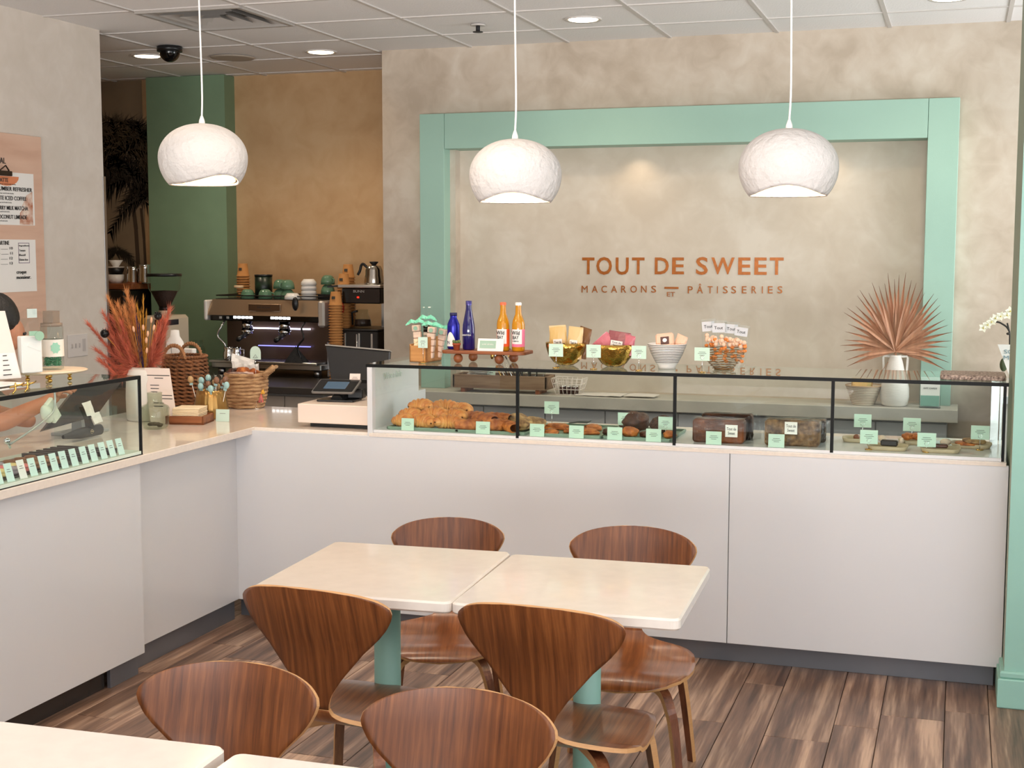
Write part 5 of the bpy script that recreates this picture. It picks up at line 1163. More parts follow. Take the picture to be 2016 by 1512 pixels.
q = MB(); q.ell(rel(14, 868, -3.2), (.012, .014, .012), 12, 8); q.tube([rel(14, 868, -3.2), rel(20, 882, -3.2)], .005, 6); obj('hinge_knob', q, CHROME, t)
Mc = Matrix.Translation(rel(100, 812, -3.22)) @ Matrix.Rotation(radians(35), 4, 'X')
q = MB(); q.box((0, .012, 0), (.02, .05, .095), bev=.006, M=Mc); q.ell((0, -.02, .01), (.02, .026, .04), 14, 10, M=Mc); obj('cream_pump', q, mat('cream_plastic', (226, 228, 212), .35), t)
# light switches
psw = atx(152, 680, XL)
t = thing('light_switch_plate', 'white four gang light switch plate on the wall above the macaron case', 'light switch', (XL, psw.y, psw.z))
q = MB(); q.b2(0, .006, -.088, .088, -.062, .062, bev=.002); obj('plate', q, mat('switch_white', (222, 214, 208), .4), t)
for k in range(4):
    y = -.055+.033*k
    q = MB(); q.b2(.006, .012, y-.004, y+.004, -.012, .012, bev=.001) if k < 3 else q.b2(.006, .009, y-.004, y+.022, -.034, .034, bev=.001); obj('toggle' if k < 3 else 'rocker', q, mat('switch_toggle', (196, 188, 184), .4), t)
# menu board on the left wall
def lw_(px, py): return atx(px, py, XL)
b0 = lw_(80, 270)
t = thing('menu_board', 'pink plywood menu board with clipped sheets at the left edge', 'menu board', (XL+.003, 5.6, 1.6))
q = MB(); q.b2(.0, .012, -.7, 6.125-5.6, -.62, 2.175-1.6, bev=.002); obj('plywood_panel', q, BOARD, t)
Mw = Matrix.Rotation(pi/2, 4, 'Z') @ Matrix.Rotation(pi/2, 4, 'X')
def wtext(txt, px0, px1, py0, py1, mt, par=t, dx=.016, bold=.0):
    pm_ = (px0+px1)/2; a = atx(px0, py1, XL+dx); b = atx(px1, py0, XL+dx); w3 = b.y-a.y; a.z = atx(pm_, py1, XL+dx).z; b.z = atx(pm_, py0, XL+dx).z; h3 = abs(b.z-a.z)
    me = fit_text(txt, w3, h3, mt, bold=bold); o = bpy.data.objects.new('lettering', me); C.objects.link(o); o.parent = t
    o.rotation_euler = (pi/2, 0, pi/2); o.location = (dx, (a.y+b.y)/2-5.6, (a.z+b.z)/2-1.6); return o
for (x1, y0, y1, nm) in ((66, 340, 444, 'drinks_sheet'), (70, 469, 573, 'food_sheet')):
    a = atx(x1, (y0+y1)/2, XL+.013); z1 = atx(x1, y0+3, XL+.013).z; z0 = atx(x1, y1, XL+.013).z
    q = MB(); q.b2(.0125, .0138, -.30, a.y-5.6, z0-1.6, z1-1.6); obj(nm, q, PAPER, t)
wtext('SPECIAL', -25, 10, 309, 321, INK, bold=.004)
wtext('LATTE', -4, 15, 350, 358, INK, bold=.006)
wtext('CUCUMBER REFRESHER', -19, 62, 368, 376, INK, bold=.006); wtext('WHITE ICED COFFEE', -16, 51, 386, 394, INK, bold=.006)
wtext('STRAWBERRY MILK MATCHA', -31, 54, 405, 413, INK, bold=.006); wtext('COCONUT LIMEADE', -8, 52, 423, 431, INK, bold=.006)
wtext('TARTINE', -7, 17, 474, 482, INK, bold=.004); wtext('croque', 32, 51, 534, 541, BLACK, bold=.012); wtext('monsieur.', 32, 60, 542.5, 549, BLACK, bold=.012)
for k in range(4): wtext('Avocado ........ 1%d' % k, -30, 24, 486+10*k, 491+10*k, INK)
for k in range(4): wtext(('Ingredients', 'Tomato', 'Basil', 'Gluten free')[k], 37, 37+(20, 12, 12, 17)[k], 482+9*k, 486+9*k, INK)
for k in range(5): wtext('with house made syrup and fresh herbs', -30, 30-4*k, 360.5+18.2*k, 363+18.2*k, INK)
q = MB()
def rb(px, py): p = atx(px, py, XL+.015); return p.y-5.6, p.z-1.6
y0, z1 = rb(35, 478); y1, z0 = rb(58, 518)
for b in ((y0, y1, z1-.003, z1), (y0, y1, z0, z0+.003), (y0, y0+.003, z0, z1), (y1-.003, y1, z0, z1)): q.b2(.0138, .0146, *b)
obj('ingredients_box', q, mat('box_purple', (130, 110, 130), .8), t)
q = MB(); y0, z1 = rb(-10, 341); y1, z0 = rb(42, 364)
vs = [(.0142, y1, z1-.01)]+[(.0142, y1-.02-(y1-y0)*.5*(1-cos(a*pi/10)), z1-.01-(z1-z0)*sin(a*pi/10)) for a in range(11)]; q.add(vs, [list(range(len(vs)))]); obj('peach_print', q, mat('print_peach', (226, 140, 96), .8), t)
y0, z1 = rb(36, 376); y1, z0 = rb(65, 443); q = MB(); q.add([(.0142, y1, z1), (.0142, y1, z0), (.0142, y0, z0), (.0142, y0+.005, z0+.06), (.0142, y0+.05, z0+.10), (.0142, y0+.02, z1-.08), (.0142, y0+.06, z1-.02)], [(0, 1, 2, 3, 4, 5, 6)]); obj('coffee_print', q, mat('print_amber', (186, 104, 60), .8, noise=.7, nscale=20, dark=(240, 222, 206)), t)
q = MB(); y1, z0 = rb(20, 345); q.b2(.014, .028, y1-.2, y1, z0-.005, z0+.02, bev=.003); q.tube([(.03, y1-.10, z0+.02), (.034, y1-.06, z0+.045), (.03, y1-.03, z0+.02)], .004, 6); obj('bulldog_clip', q, mat('clip_bronze', (64, 50, 40), .35, .7), t)

# ================================================================ the espresso bay
CTZ = .76
q = MB(); q.b2(-6.5, -3.44, 7.40, 8.735, CTZ-.04, CTZ, bev=.002)
solo('bar_counter', 'dark counter slab under the espresso machine', 'worktop', q, mat('dark_counter', (52, 46, 42), .35))
t = thing('bar_cabinet', 'grey beige cabinets under the espresso counter', 'cabinet', (-4.6, 7.45, 0))
pbox('carcass', -1.8, 1.16, .02, 1.13, .06, CTZ-.045, CABG, t)
for a, b in ((-1.8, -1.0), (-.995, -.3), (-.295, .19), (.195, .70), (.705, 1.16)): pbox('door', a, b, 0, .02, .07, CTZ-.06, mat('taupe_door', (170, 160, 150), .4), t)
BCZ = CTZ+.0008
# espresso machine
D0 = 8.0
pe = Vector(((aty(402, 700, D0).x+aty(645, 700, D0).x)/2, 8.0, BCZ)); wm = aty(641, 700, D0).x-aty(404, 700, D0).x
t = thing('espresso_machine', 'two group chrome espresso machine with lit buttons', 'espresso machine', pe, radians(-2))
hw = wm/2*.93
q = MB(); q.b2(-hw, hw, 0, .50, .045, .085, bev=.006); obj('base_tray', q, STEEL, t)
for x in (-hw+.05, hw-.05):
    for y in (.05, .42): q = MB(); q.cyl((x, y, 0), .025, .046, 14); obj('foot', q, STEEL, t)
q = MB(); q.b2(-hw, hw, .2, .48, .085, .36, bev=.006); obj('back_body', q, mat('machine_brown', (112, 92, 78), .3, .5), t)
q = MB(); q.b2(-hw-.0, hw, -.0, .45, .36, .40, bev=.004); obj('button_panel', q, BLACKG, t)
q = MB(); q.add([(-hw-.03, .0, .395), (hw+.0, .0, .395), (hw, .035, .50), (-hw-.0, .035, .50), (-hw-.03, .48, .395), (hw, .48, .395), (hw, .48, .50), (-hw, .48, .50)], [(0, 1, 2, 3), (4, 7, 6, 5), (1, 5, 6, 2), (0, 3, 7, 4), (3, 2, 6, 7), (0, 4, 5, 1)]); obj('upper_housing', q, mat('bronze_steel', (204, 178, 148), .3, .75), t)
q = MB(); q.b2(hw-.02, hw+.03, -.005, .46, .33, .50, bev=.012); obj('side_panel', q, mat('panel_silver', (192, 184, 176), .35, .4), t)
q = MB(); q.b2(-hw-.045, -hw-.02, -.01, .1, .36, .495, bev=.008); obj('side_panel', q, mat('panel_white', (226, 220, 212), .35), t)
q = MB(); q.b2(-.12, .12, .0, .03, .425, .475, bev=.004); o = obj('name_plate', q, mat('plate_bronze', (128, 106, 86), .3, .8), t)
obj('lettering', fit_text('NUOVA', .10, .014, mat('letter_grey', (70, 62, 56), .4)), None, o, (0, -.002, .452), UPX)
for gx in (-.17, .11):
    for k in range(5): q = MB(); q.b2(gx-.062+.03*k, gx-.038+.03*k, -.004, .002, .376, .392, bev=.002); obj('lit_button', q, LEDB, t)
for k in range(2): q = MB(); q.b2(-.34+.055*k, -.32+.055*k, -.004, .002, .372, .388, bev=.002); obj('panel_button', q, mat('button_grey', (170, 170, 170), .4), t)
q = MB(); q.b2(-.21, .24, .17, .185, .30, .309); obj('led_strip', q, LEDM, t)
q = MB(); q.b2(-.15, .24, .17, .185, .185, .191); obj('led_strip', q, mat('led_blue', (180, 180, 255), .5, emit=(150, 150, 255), estr=1.3), t)
for gx in (-.17, .11):
    q = MB(); q.cyl((gx, .07, .30), .036, .06, 20); q.cyl((gx, .07, .275), .041, .03, 20); obj('group_head', q, CHROME, t)
    q = MB(); q.tube([(gx, .06, .272), (gx+.02, -.02, .262), (gx+.03, -.10, .245)], [.016, .013, .016], 10); obj('portafilter', q, BLACK, t)
    q = MB(); q.tube([(gx-.01, .06, .27), (gx-.015, .055, .245)], .01, 8); obj('spout', q, CHROME, t)
for sg_, px_ in ((-1, -.31), (1, .29)):
    q = MB(); q.tube(cr([(px_, .02, .36), (px_, -.03, .32), (px_+.02*sg_, -.04, .26), (px_-.03*sg_, -.03, .20), (px_-.01*sg_, -.02, .12)], 5), .006, 7); obj('steam_wand', q, CHROME if sg_ < 0 else BLACK, t)
q = MB(); q.b2(-hw+.01, hw-.01, -.04, .2, .085, .10, bev=.002); obj('drip_grate', q, STEEL, t)
q = MB(); q.ell((.25, -.035, .48), (.022, .02, .045), 12, 8); obj('steam_knob', q, BLACK, t)
q = MB(); q.add([(.17, -.06, .10), (.30, -.06, .10), (.30, .04, .10), (.17, .04, .10), (.23, -.01, .205)], [(0, 1, 4), (1, 2, 4), (2, 3, 4), (3, 0, 4), (0, 3, 2, 1)]); 
solo('black_cloth', 'black cloth draped over the machine drip tray', 'cloth', q, CLOTH, pe)
q = MB(); q.b2(-hw+.02, hw-.02, .04, .46, .50, .504); 
for a in range(2): q.tube([(-hw+.02, .05, .525), (hw-.02, .05, .525), (hw-.02, .45, .525), (-hw+.02, .45, .525)], .004, 6, closed=True)
obj('cup_rail', q, BLACK, t)
MZ = BCZ+.5045
q = MB(); q.lathe([(0, 0), (.045, 0), (.048, .09), (.036, .10), (.034, .17), (.04, .20), (0, .20)], 20); q.tube([(.045, 0, .03), (.07, 0, .06), (.045, 0, .1)], .007, 6)
solo('knock_pot', 'clear glass canister standing left of the espresso machine', 'canister', MB().lathe([(.045, 0), (.055, .01), (.056, .17), (.04, .20), (.042, .23), (.04, .23), (.036, .20), (.05, .17), (.05, .012), (0, .01)], 22), CLEAR, pe+Vector((-hw-.07, -.04, 0)))
# metal pitchers on the tray
for k, (dx, dz) in enumerate(((-.27, .10), (-.21, .10))):
    t2 = thing('milk_pitcher', ('steel milk pitcher on the machine tray under the left lit buttons', 'second steel milk pitcher closer to the group heads')[k], 'pitcher', pe+Vector((dx, -.0, dz+.001)))
    q = MB(); q.lathe([(0, 0), (.034, 0), (.037, .01), (.034, .05), (.028, .065), (.032, .085), (.029, .085), (.026, .065), (.03, .05), (0, .01)], 20); obj('pitcher_body', q, CHROME, t2)
    q = MB(); q.tube([(.03, 0, .075), (.055, 0, .07), (.055, 0, .03), (.034, 0, .02)], .004, 6); obj('handle', q, CHROME, t2)
# cups on top of the machine
cup = MB(); cup.lathe([(0, .001), (.020, 0), (.030, .005), (.040, .018), (.046, .038), (.047, .062), (.044, .062), (.043, .038), (.036, .018), (.026, .009), (0, .006)], 24); cup_me = cup.build('cup_body', SAGE)
hd = MB(); hd.tube([(.040, 0, .05), (.060, 0, .048), (.062, 0, .028), (.036, 0, .02)], .005, 6); hd_me = hd.build('handle', SAGE)
def sage(dx, dy, z, lab, rz, flip=True):
    t = thing('sage_cup', lab, 'cup', pe+Vector((dx, dy, .5045+z)), rz, 'sage green cups on the espresso machine')
    if flip: t.rotation_euler = (pi, 0, rz); t.location.z += .062
    obj('cup_body', cup_me, None, t); obj('handle', hd_me, None, t)
sage(-.175, .10, 0, 'sage cup upside down beside the clear tumbler, handle outward', 2.6)
sage(-.055, .12, 0, 'sage cup upside down just right of the dark tin', .2); sage(.015, .20, .0, 'sage cup upside down at the back behind two others', .4); sage(.015, .2, .064, 'sage cup stacked on the back one', 1.1)
sage(.10, .14, 0, 'bottom sage cup of the stacked pair in the middle of the machine', -.1); sage(.10, .14, .064, 'upper sage cup of the stacked pair in the middle of the machine', -2.2)
sage(.335, .26, .03, 'lower sage cup behind the white cups at the right', 1.4); sage(.335, .26, .094, 'upper sage cup behind the white cups at the right', -.4)
q = MB(); q.b2(-.05, .05, -.05, .05, 0, .029); solo('cup_riser', 'small dark riser block under the sage cups at the right', 'riser', q, BLACK, pe+Vector((.335, .26, .5045)))
t = thing('leaf_tin', 'dark green leaf patterned tin on the espresso machine', 'tin', pe+Vector((-.12, .22, .5045)))
q = MB(); q.cyl((0, 0, 0), .058, .145, 26); obj('tin_body', q, mat('leaf_pattern', (34, 58, 40), .35, noise=.7, nscale=22, dark=(10, 14, 12)), t); q = MB(); q.cyl((0, 0, .1452), .06, .012, 26); obj('lid', q, BLACK, t)
whc = MB(); whc.lathe([(0, .0), (.034, 0), (.05, .02), (.052, .04), (.049, .04), (.046, .02), (.03, .006), (0, .005)], 24); wme = whc.build('white_bowl', WHITE)
for k in range(4):
    o = obj('white_bowl', wme, None, None, pe+Vector((.245, .16, .5045+.041+.03*k)), (pi, 0, 0)); tag(o, 'white bowl upside down, %s of the stack at the machine\'s right' % ('lowest', 'second', 'third', 'topmost')[k], 'bowl', 'white bowls stacked on the espresso machine')
o = obj('white_bowl', wme, None, None, pe+Vector((.175, .06, .5045+.041)), (pi, 0, 0)); tag(o, 'single white bowl lying left of the white stack', 'bowl', 'white bowls stacked on the espresso machine')
t = thing('sugar_tumbler', 'glass tumbler with pale wooden lid on the machine', 'glass', pe+Vector((-.24, .10, .5045))); q = MB(); q.cyl((0, 0, 0), .03, .07, 18); obj('tumbler', q, CLEAR, t); q = MB(); q.cyl((0, 0, .0702), .031, .016, 18); obj('lid', q, mat('birch_lid', (224, 190, 150), .6), t)
# towers of paper cups
kc = MB(); kc.lathe([(.0, .088), (.030, .088), (.031, .086), (.0415, .006), (.0475, .005), (.0475, 0), (.041, 0), (.040, .003), (.029, .084), (0, .084)], 20); kme = kc.build('paper_cup', KRAFT)
kb = MB(); kb.box((0, -.0378, .05), (.024, .001, .018), rx=-.12); 
ORD = 'first second third fourth fifth sixth seventh eighth ninth tenth eleventh twelfth thirteenth fourteenth fifteenth sixteenth seventeenth eighteenth nineteenth'.split()
def ordi(k):
    if k < 20: return ORD[k-1]
    a, b = divmod(k, 10); return (['twentieth', 'thirtieth'][a-2] if b == 0 else ['twenty', 'thirty'][a-2]+'-'+ORD[b-1])
def tower(x, y, n, z0, desc, lift=.0175, top_mark=True):
    for k in range(n):
        nm = 'kraft paper cup, '+ordi(n-k)+' from the top of the '+desc if k < n-1 else 'topmost kraft paper cup on the '+desc
        t = thing('paper_cup', nm, 'paper cup', (x, y, z0+k*lift), random.uniform(-.1, .1), 'kraft paper cups in the '+desc)
        obj('cup_shell', kme, None, t)
        if k == n-1 and top_mark: obj('dark_stamp', kb.build('dark_stamp', mat('stamp_dark', (70, 62, 50), .7)), None, t)
ptw = Vector((aty(661, 600, 8.0).x, 8.0, 0))
tower(ptw.x, 8.0, 28, BCZ, 'front cup tower')
p2_ = aty(676, 600, 8.14); tower(p2_.x, 8.15, 31, BCZ, 'middle cup tower', .0195)
p3_ = aty(681, 600, 8.28); tower(p3_.x, 8.32, 34, BCZ, 'rear tallest cup tower', .0195)
p4_ = aty(468, 600, 8.3); tower(p4_.x, 8.38, 9, BCZ+.5045, 'short tower on the espresso machine')
# filter coffee brewer, partly behind the wall end
pb_ = Vector((-3.66, 8.15, BCZ))
t = thing('coffee_brewer', 'black and steel filter coffee brewer half hidden by the wall end', 'coffee machine', pb_)
q = MB(); q.b2(-.13, .13, -.12, .25, 0, .31, bev=.005); obj('lower_body', q, mat('brewer_dark', (40, 36, 34), .4), t)
for x0 in (-.10, .0, .09): q = MB(); q.b2(x0-.008, x0+.008, -.128, -.12, .02, .295, bev=.002); obj('chrome_strip', q, STEEL, t)
q = MB(); q.tube([(-.01, -.135, .05), (-.01, -.14, .29)], .006, 8); obj('sight_glass', q, CHROME, t)
q = MB(); q.b2(-.14, .14, -.14, .25, .31, .322, bev=.003); obj('warmer_plate', q, BLACK, t)
q = MB(); q.b2(.06, .13, .1, .24, .322, .52); obj('column', q, STEEL, t)
q = MB(); q.b2(-.12, .15, -.12, .25, .485, .585, bev=.006); o = obj('brew_head', q, BLACKG, t)
obj('lettering', fit_text('BUNN', .075, .016, STEEL), None, o, (0, -.122, .563), UPX)
q = MB(); q.b2(-.012, .002, -.123, -.118, .520, .530); obj('red_light', q, mat('red_light', (220, 30, 20), .4, emit=(255, 40, 20), estr=2), t)
q = MB(); q.b2(-.14, .16, -.14, .26, .585, .605, bev=.004); obj('top_plate', q, STEEL, t)
q = MB(); q.tube([(-.14, -.1, .597), (-.22, -.12, .590)], 0, rect=[(.03, .012), (.02, .01)]); obj('side_handle', q, BLACK, t)
t = thing('glass_carafe', 'glass coffee carafe with black collar under the brew head', 'carafe', pb_+Vector((-.02, -.02, .3225)))
q = MB(); q.lathe([(.04, 0), (.06, .01), (.062, .04), (.04, .09), (.036, .12), (.032, .12), (.036, .09), (.058, .04), (.055, .012), (0, .008)], 22); obj('glass_body', q, CLEAR, t)
q = MB(); q.lathe([(0, .009), (.054, .013), (.05, .055), (0, .056)], 18); obj('coffee', q, SOIL, t); q = MB(); q.tube([(-.036, 0, .11), (-.075, 0, .10), (-.07, 0, .02)], .008, 6); obj('handle', q, BLACK, t)
t = thing('gooseneck_kettle', 'steel kettle with black handle on top of the coffee brewer', 'kettle', pb_+Vector((.045, .02, .6058)))
q = MB(); q.lathe([(0, 0), (.062, 0), (.064, .01), (.06, .05), (.056, .06), (.056, .09), (.046, .115), (.04, .12), (0, .122)], 28); obj('kettle_body', q, mat('kettle_steel', (200, 196, 188), .2, 1), t)
q = MB(); q.tube(cr([(-.05, 0, .11), (-.075, 0, .13), (-.09, 0, .12), (-.10, 0, .085), (-.115, 0, .06)], 5), .009, 7); obj('handle', q, BLACK, t)
q = MB(); q.lathe([(.012, .122), (.03, .142), (.028, .146), (0, .147)], 16); obj('lid_knob', q, BLACK, t)
q = MB(); q.b2(-.07, .09, -.08, .1, .0, .006); 
t = thing('small_grinder', 'small steel hopper grinder with red knob left of the coffee brewer', 'grinder', pb_+Vector((-.22, -.02, 0)))
q = MB(); q.b2(-.035, .035, -.05, .06, 0, .23, bev=.004); obj('body', q, STEEL, t)
q = MB(); q.lathe([(.02, .24), (.045, .40), (.045, .41), (0, .41)], 4+8); obj('hopper', q, CLEAR, t); q = MB(); q.lathe([(0, .235), (.02, .24), (.036, .32), (0, .325)], 12); obj('beans', q, SOIL, t)
q = MB(); q.ell((.06, -.02, .45), (.02, .02, .04), 10, 8); q.tube([(.03, 0, .23), (.05, -.02, .42)], .006, 6); obj('red_knob', q, RED, t)
# large grinder with hopper
pg_ = aty(325, 640, 7.75); pg_ = Vector((pg_.x, 7.75, BCZ))
t = thing('coffee_grinder', 'cream coffee grinder with a big glass bean hopper', 'coffee grinder', pg_)
GH = .395
q = MB(); q.b2(-.09, .10, -.12, .14, 0, GH+.01, bev=.02); obj('grinder_body', q, mat('grinder_cream', (206, 190, 164), .4), t)
q = MB(); q.b2(.0, .103, -.123, .0, GH-.05, GH-.015, bev=.002); obj('dark_band', q, BLACK, t)
q = MB(); q.cyl((.0, 0, GH+.01), .04, .03, 20); q.cyl((0, 0, GH+.04), .036, .022, 20, mi=1); obj('collar', q, [mat('grinder_cream', (206, 190, 164), .4), BLACK], t)
HZ = GH+.06
q = MB(); q.lathe([(.036, HZ), (.05, HZ+.03), (.10, HZ+.12), (.108, HZ+.19), (.112, HZ+.20)], 30); obj('hopper_glass', q, CLEAR, t)
q = MB(); q.lathe([(0, HZ+.002), (.034, HZ+.002), (.048, HZ+.03), (.086, HZ+.105), (0, HZ+.11)], 26); obj('coffee_beans', q, SOIL, t)
q = MB(); q.cyl((0, 0, HZ+.2), .114, .018, 30); obj('hopper_lid', q, BLACK, t)
# shelf with dripper, jugs; dark undercounter
q = MB(); q.b2(-6.4, -5.60, 8.42, 8.735, 1.305, 1.345, bev=.002); solo('wall_shelf', 'brown wooden wall shelf beneath the palm mural', 'shelf', q, OAKD)
SZ = 1.3456
def xb(px, Y=8.55): return aty(px, 560, Y).x
t = thing('pour_over_set', 'white ribbed coffee dripper standing over a white bowl', 'coffee dripper', (xb(229), 8.55, SZ))
q = MB(); q.lathe([(0, 0), (.04, 0), (.055, .02), (.058, .062), (.054, .062), (.05, .02), (0, .01)], 24); obj('white_bowl', q, WHITE, t)
q = MB(); q.cyl((0, 0, .063), .045, .045, 20, r2=.062); obj('black_carafe', q, BLACK, t)
q = MB(); q.cyl((0, 0, .112), .06, .006, 24); q.lathe([(.02, .118), (.052, .165), (.05, .165), (.018, .12)], 28, wob=lambda a, z: 1+.05*sin(14*a)); obj('ribbed_dripper', q, WHITE, t)
for k, px in enumerate((262, 285)):
    t = thing('steel_jug', ('wide steel jug with spout next to the white dripper', 'tall steel jug beside the green column')[k], 'jug', (xb(px), 8.55, SZ))
    h_ = (.12, .135)[k]; q = MB(); q.lathe([(0, 0), (.042, 0), (.044, .01), (.036, h_*.8), (.042, h_), (.039, h_), (.034, h_*.8), (.04, .012), (0, .008)], 22); obj('jug_body', q, CHROME, t); q = MB(); q.tube([(-.036, 0, h_*.85), (-.06, 0, h_*.75), (-.042, 0, h_*.3)], .004, 6); obj('handle', q, CHROME, t)
q = MB(); q.b2(-6.4, -5.62, 8.35, 8.73, .80, 1.30, bev=.005); solo('dark_appliance', 'dark appliance front below the wooden wall shelf', 'appliance', q, mat('appliance_black', (26, 22, 20), .4))
t = thing('glass_rack', 'small rack of glasses in the shade behind the coral flowers', 'glassware', (xb(222, 7.6), 7.62, BCZ))
for k in range(4): q = MB(); q.lathe([(.02, 0), (.026, .10), (.024, .10), (.018, .004), (0, .004)], 14, c=(-.05+.05*(k % 2)*1.0+.06*(k//2), .06*(k % 2), 0)); obj('tumbler', q, CLEAR, t)
q = MB(); q.cyl((0, 0, 0), .035, .09, 18, r2=.042); solo('cream_cup', 'cream cup in the dark niche left of the cream vase', 'cup', q, KRAFT, (xb(246, 7.6), 7.6, BCZ))
# palm mural
DKP = mat('mural_ink', (52, 44, 34), .8); DK2 = mat('mural_brown', (84, 70, 50), .8); TR = mat('mural_trunk', (74, 58, 42), .8)
t = thing('palm_mural', 'printed palm tree mural on the bay wall beside the green column', 'mural', (-6.0, 8.736, 1.9))
def mp(px, py): p = aty(px, py, 8.736); return p.x+6.0, p.z-1.9
x0, z1 = mp(190, 158); x1, z0 = mp(289, 575)
q = MB(); q.b2(x0-.3, x1-.0, -.002, .0, z0, z1); obj('mural_paper', q, mat('mural_paper', (150, 130, 104), .8, noise=.25, nscale=3), t)
def frond(px, py, ang, L_, sd, mt_, dz=0):
    rnd = random.Random(sd); cx0, cz0 = mp(px, py); q = MB(); pts = []
    for k in range(15):
        u = k/14; pts.append((cx0+cos(ang)*L_*u, cz0+sin(ang)*L_*u-L_*.75*u*u))
    for k in range(1, 15):
        x, z = pts[k]; dx, dz_ = pts[k][0]-pts[k-1][0], pts[k][1]-pts[k-1][1]; l = hypot(dx, dz_)
        for sg_ in (-1, 1):
            for j in range(2):
                a = atan2(dz_, dx)+sg_*rnd.uniform(.5, 1.1); r = L_*rnd.uniform(.18, .36); yy = -.0025-.0001*sd
                q.tri((x, yy, z), (x-dx*.7, yy, z-dz_*.7), (x+cos(a)*r, yy, z+sin(a)*r-r*.35))
    return q
def crown(px, py, L_, n, sd, mt_, nm):
    allq = MB(); rnd = random.Random(sd)
    for k in range(n):
        a = pi*(.02+1.0*k/(n-1))+rnd.uniform(-.15, .15); f = frond(px, py, a, L_*rnd.uniform(.8, 1.1), (sd+k) % 9, mt_); allq.add(f.v, f.f, 0)
    obj(nm, allq, mt_, t)['kind'] = 'stuff'
crown(262, 350, .42, 13, 1, DKP, 'palm_crown'); crown(225, 270, .45, 13, 2, DK2, 'palm_crown'); crown(278, 275, .42, 12, 3, DKP, 'palm_crown'); crown(212, 335, .40, 12, 4, DKP, 'palm_crown'); crown(228, 500, .16, 12, 5, DKP, 'palm_crown'); crown(250, 300, .40, 12, 7, DK2, 'palm_crown'); crown(290, 390, .3, 10, 8, DKP, 'palm_crown')
def trunk(pts, w_):
    q = MB(); P = [mp(*p) for p in pts]
    for (a, b), (c_, d2) in zip(P, P[1:]): q.add([(a-w_, -.0028, b), (a+w_, -.0028, b), (c_+w_*1.1, -.0028, d2), (c_-w_*1.1, -.0028, d2)], [(0, 1, 2, 3)])
    obj('palm_trunk', q, TR, t)
trunk([(262, 400), (268, 450), (274, 545)], .016); trunk([(278, 410), (284, 470), (288, 545)], .011)

# ================================================================ on the stone ledge
SH = zs+.0006
def onl(px, Y=7.72): return Vector((aty(px, 780, Y).x, Y, SH))
t = thing('cutlery_tray', 'weathered wooden tray on feet holding cutlery and napkins, seen through the case', 'tray', onl(992))
wt_ = aty(1084, 760, 7.72).x-aty(901, 760, 7.72).x
for k, b in enumerate(((-wt_/2, wt_/2, -.09, -.078, .03, .105), (-wt_/2, wt_/2, .078, .09, .03, .105), (-wt_/2, -wt_/2+.012, -.09, .09, .03, .105), (wt_/2-.012, wt_/2, -.09, .09, .03, .105), (-wt_/2, wt_/2, -.09, .09, .025, .034))): q = MB(); q.b2(*b, bev=.002); obj('tray_board', q, GREYW, t)
for x in (-wt_/2+.06, wt_/2-.06): q = MB(); q.b2(x-.012, x+.012, -.08, .08, 0, .025); obj('foot', q, OAKD, t)
pt_ = onl(992)+Vector((0, 0, .0345))
for k in range(9):
    q = MB(); a = .35+.05*k; x = -.02+.018*k
    q.tube([(0, 0, 0), (-.075-.004*k, 0, .16+.004*k)], .0035, 6); q.ell((-.085-.004*k, 0, .178+.004*k), (.010, .004, .018), 8, 6); 
    solo('gold_cutlery', 'gold handled cutlery piece leaning in the weathered tray', 'cutlery', q, [GOLDS, CHROME, BLACK][k % 3], pt_+Vector((x+.04, -.03+.012*(k % 4), 0)), group='cutlery leaning in the weathered tray')
for k in range(4):
    q = MB(); q.lathe([(0, 0), (.026, 0), (.032, .115), (.030, .115), (.024, .003)], 16); solo('clear_cup', 'clear tumbler of straws in the weathered tray', 'cup', q, CLEAR, pt_+Vector((.09+.045*k, .02*(k % 2), 0)), group='clear tumblers in the weathered tray')
q = MB()
for k in range(5): sheet(q, (-.07, -.04, .008*k), (.07, -.035, .008*k), (.07, .03, .008*k), (-.07, .03, .008*k), 4, .003, 0, k)
solo('napkin_pile', 'loose white napkins piled in the left end of the weathered tray', 'napkins', q, PAPER, pt_+Vector((-.15, 0, .066)))
card('pale mint card standing in the weathered tray', pt_+Vector((-.075, -.02, 0)), .05, .12, .2, MINT2, 1, -.2)
t = thing('wire_basket', 'white wire basket with dark jars on the stone ledge', 'basket', onl(1121, 7.70))
q = MB(); W1, W2, D1, D2, HH = .068, .092, .05, .07, .095
for k in range(4):
    z = HH*k/3; w_ = W1+(W2-W1)*k/3; d_ = D1+(D2-D1)*k/3; q.tube([(-w_, -d_, z+.002), (w_, -d_, z+.002), (w_, d_, z+.002), (-w_, d_, z+.002)], .0022, 5, closed=True)
for k in range(7):
    u = -1+2*k/6
    for s2 in (-1, 1): q.tube([(u*W1, s2*D1, .002), (u*W2, s2*D2, HH)], .0018, 5)
for k in range(5):
    u = -1+2*k/4
    for s2 in (-1, 1): q.tube([(s2*W1, u*D1, .002), (s2*W2, u*D2, HH)], .0018, 5)
    q.tube([(-W1, u*D1, .002), (W1, u*D1, .002)], .0018, 5)
obj('wire_frame', q, mat('wire_white', (238, 226, 216), .4), t)
for k in range(6):
    q = MB(); q.cyl((0, 0, 0), .016, .04, 14); q.cyl((0, 0, .04), .0165, .008, 14, mi=1); solo('jam_jar', 'small dark jar inside the white wire basket', 'jar', q, [mat('jam_dark', (60, 26, 22), .2), CHROME], onl(1121, 7.70)+Vector((-.038+.036*(k % 3), -.018+.036*(k//3), .0045)), group='dark jars in the wire basket')
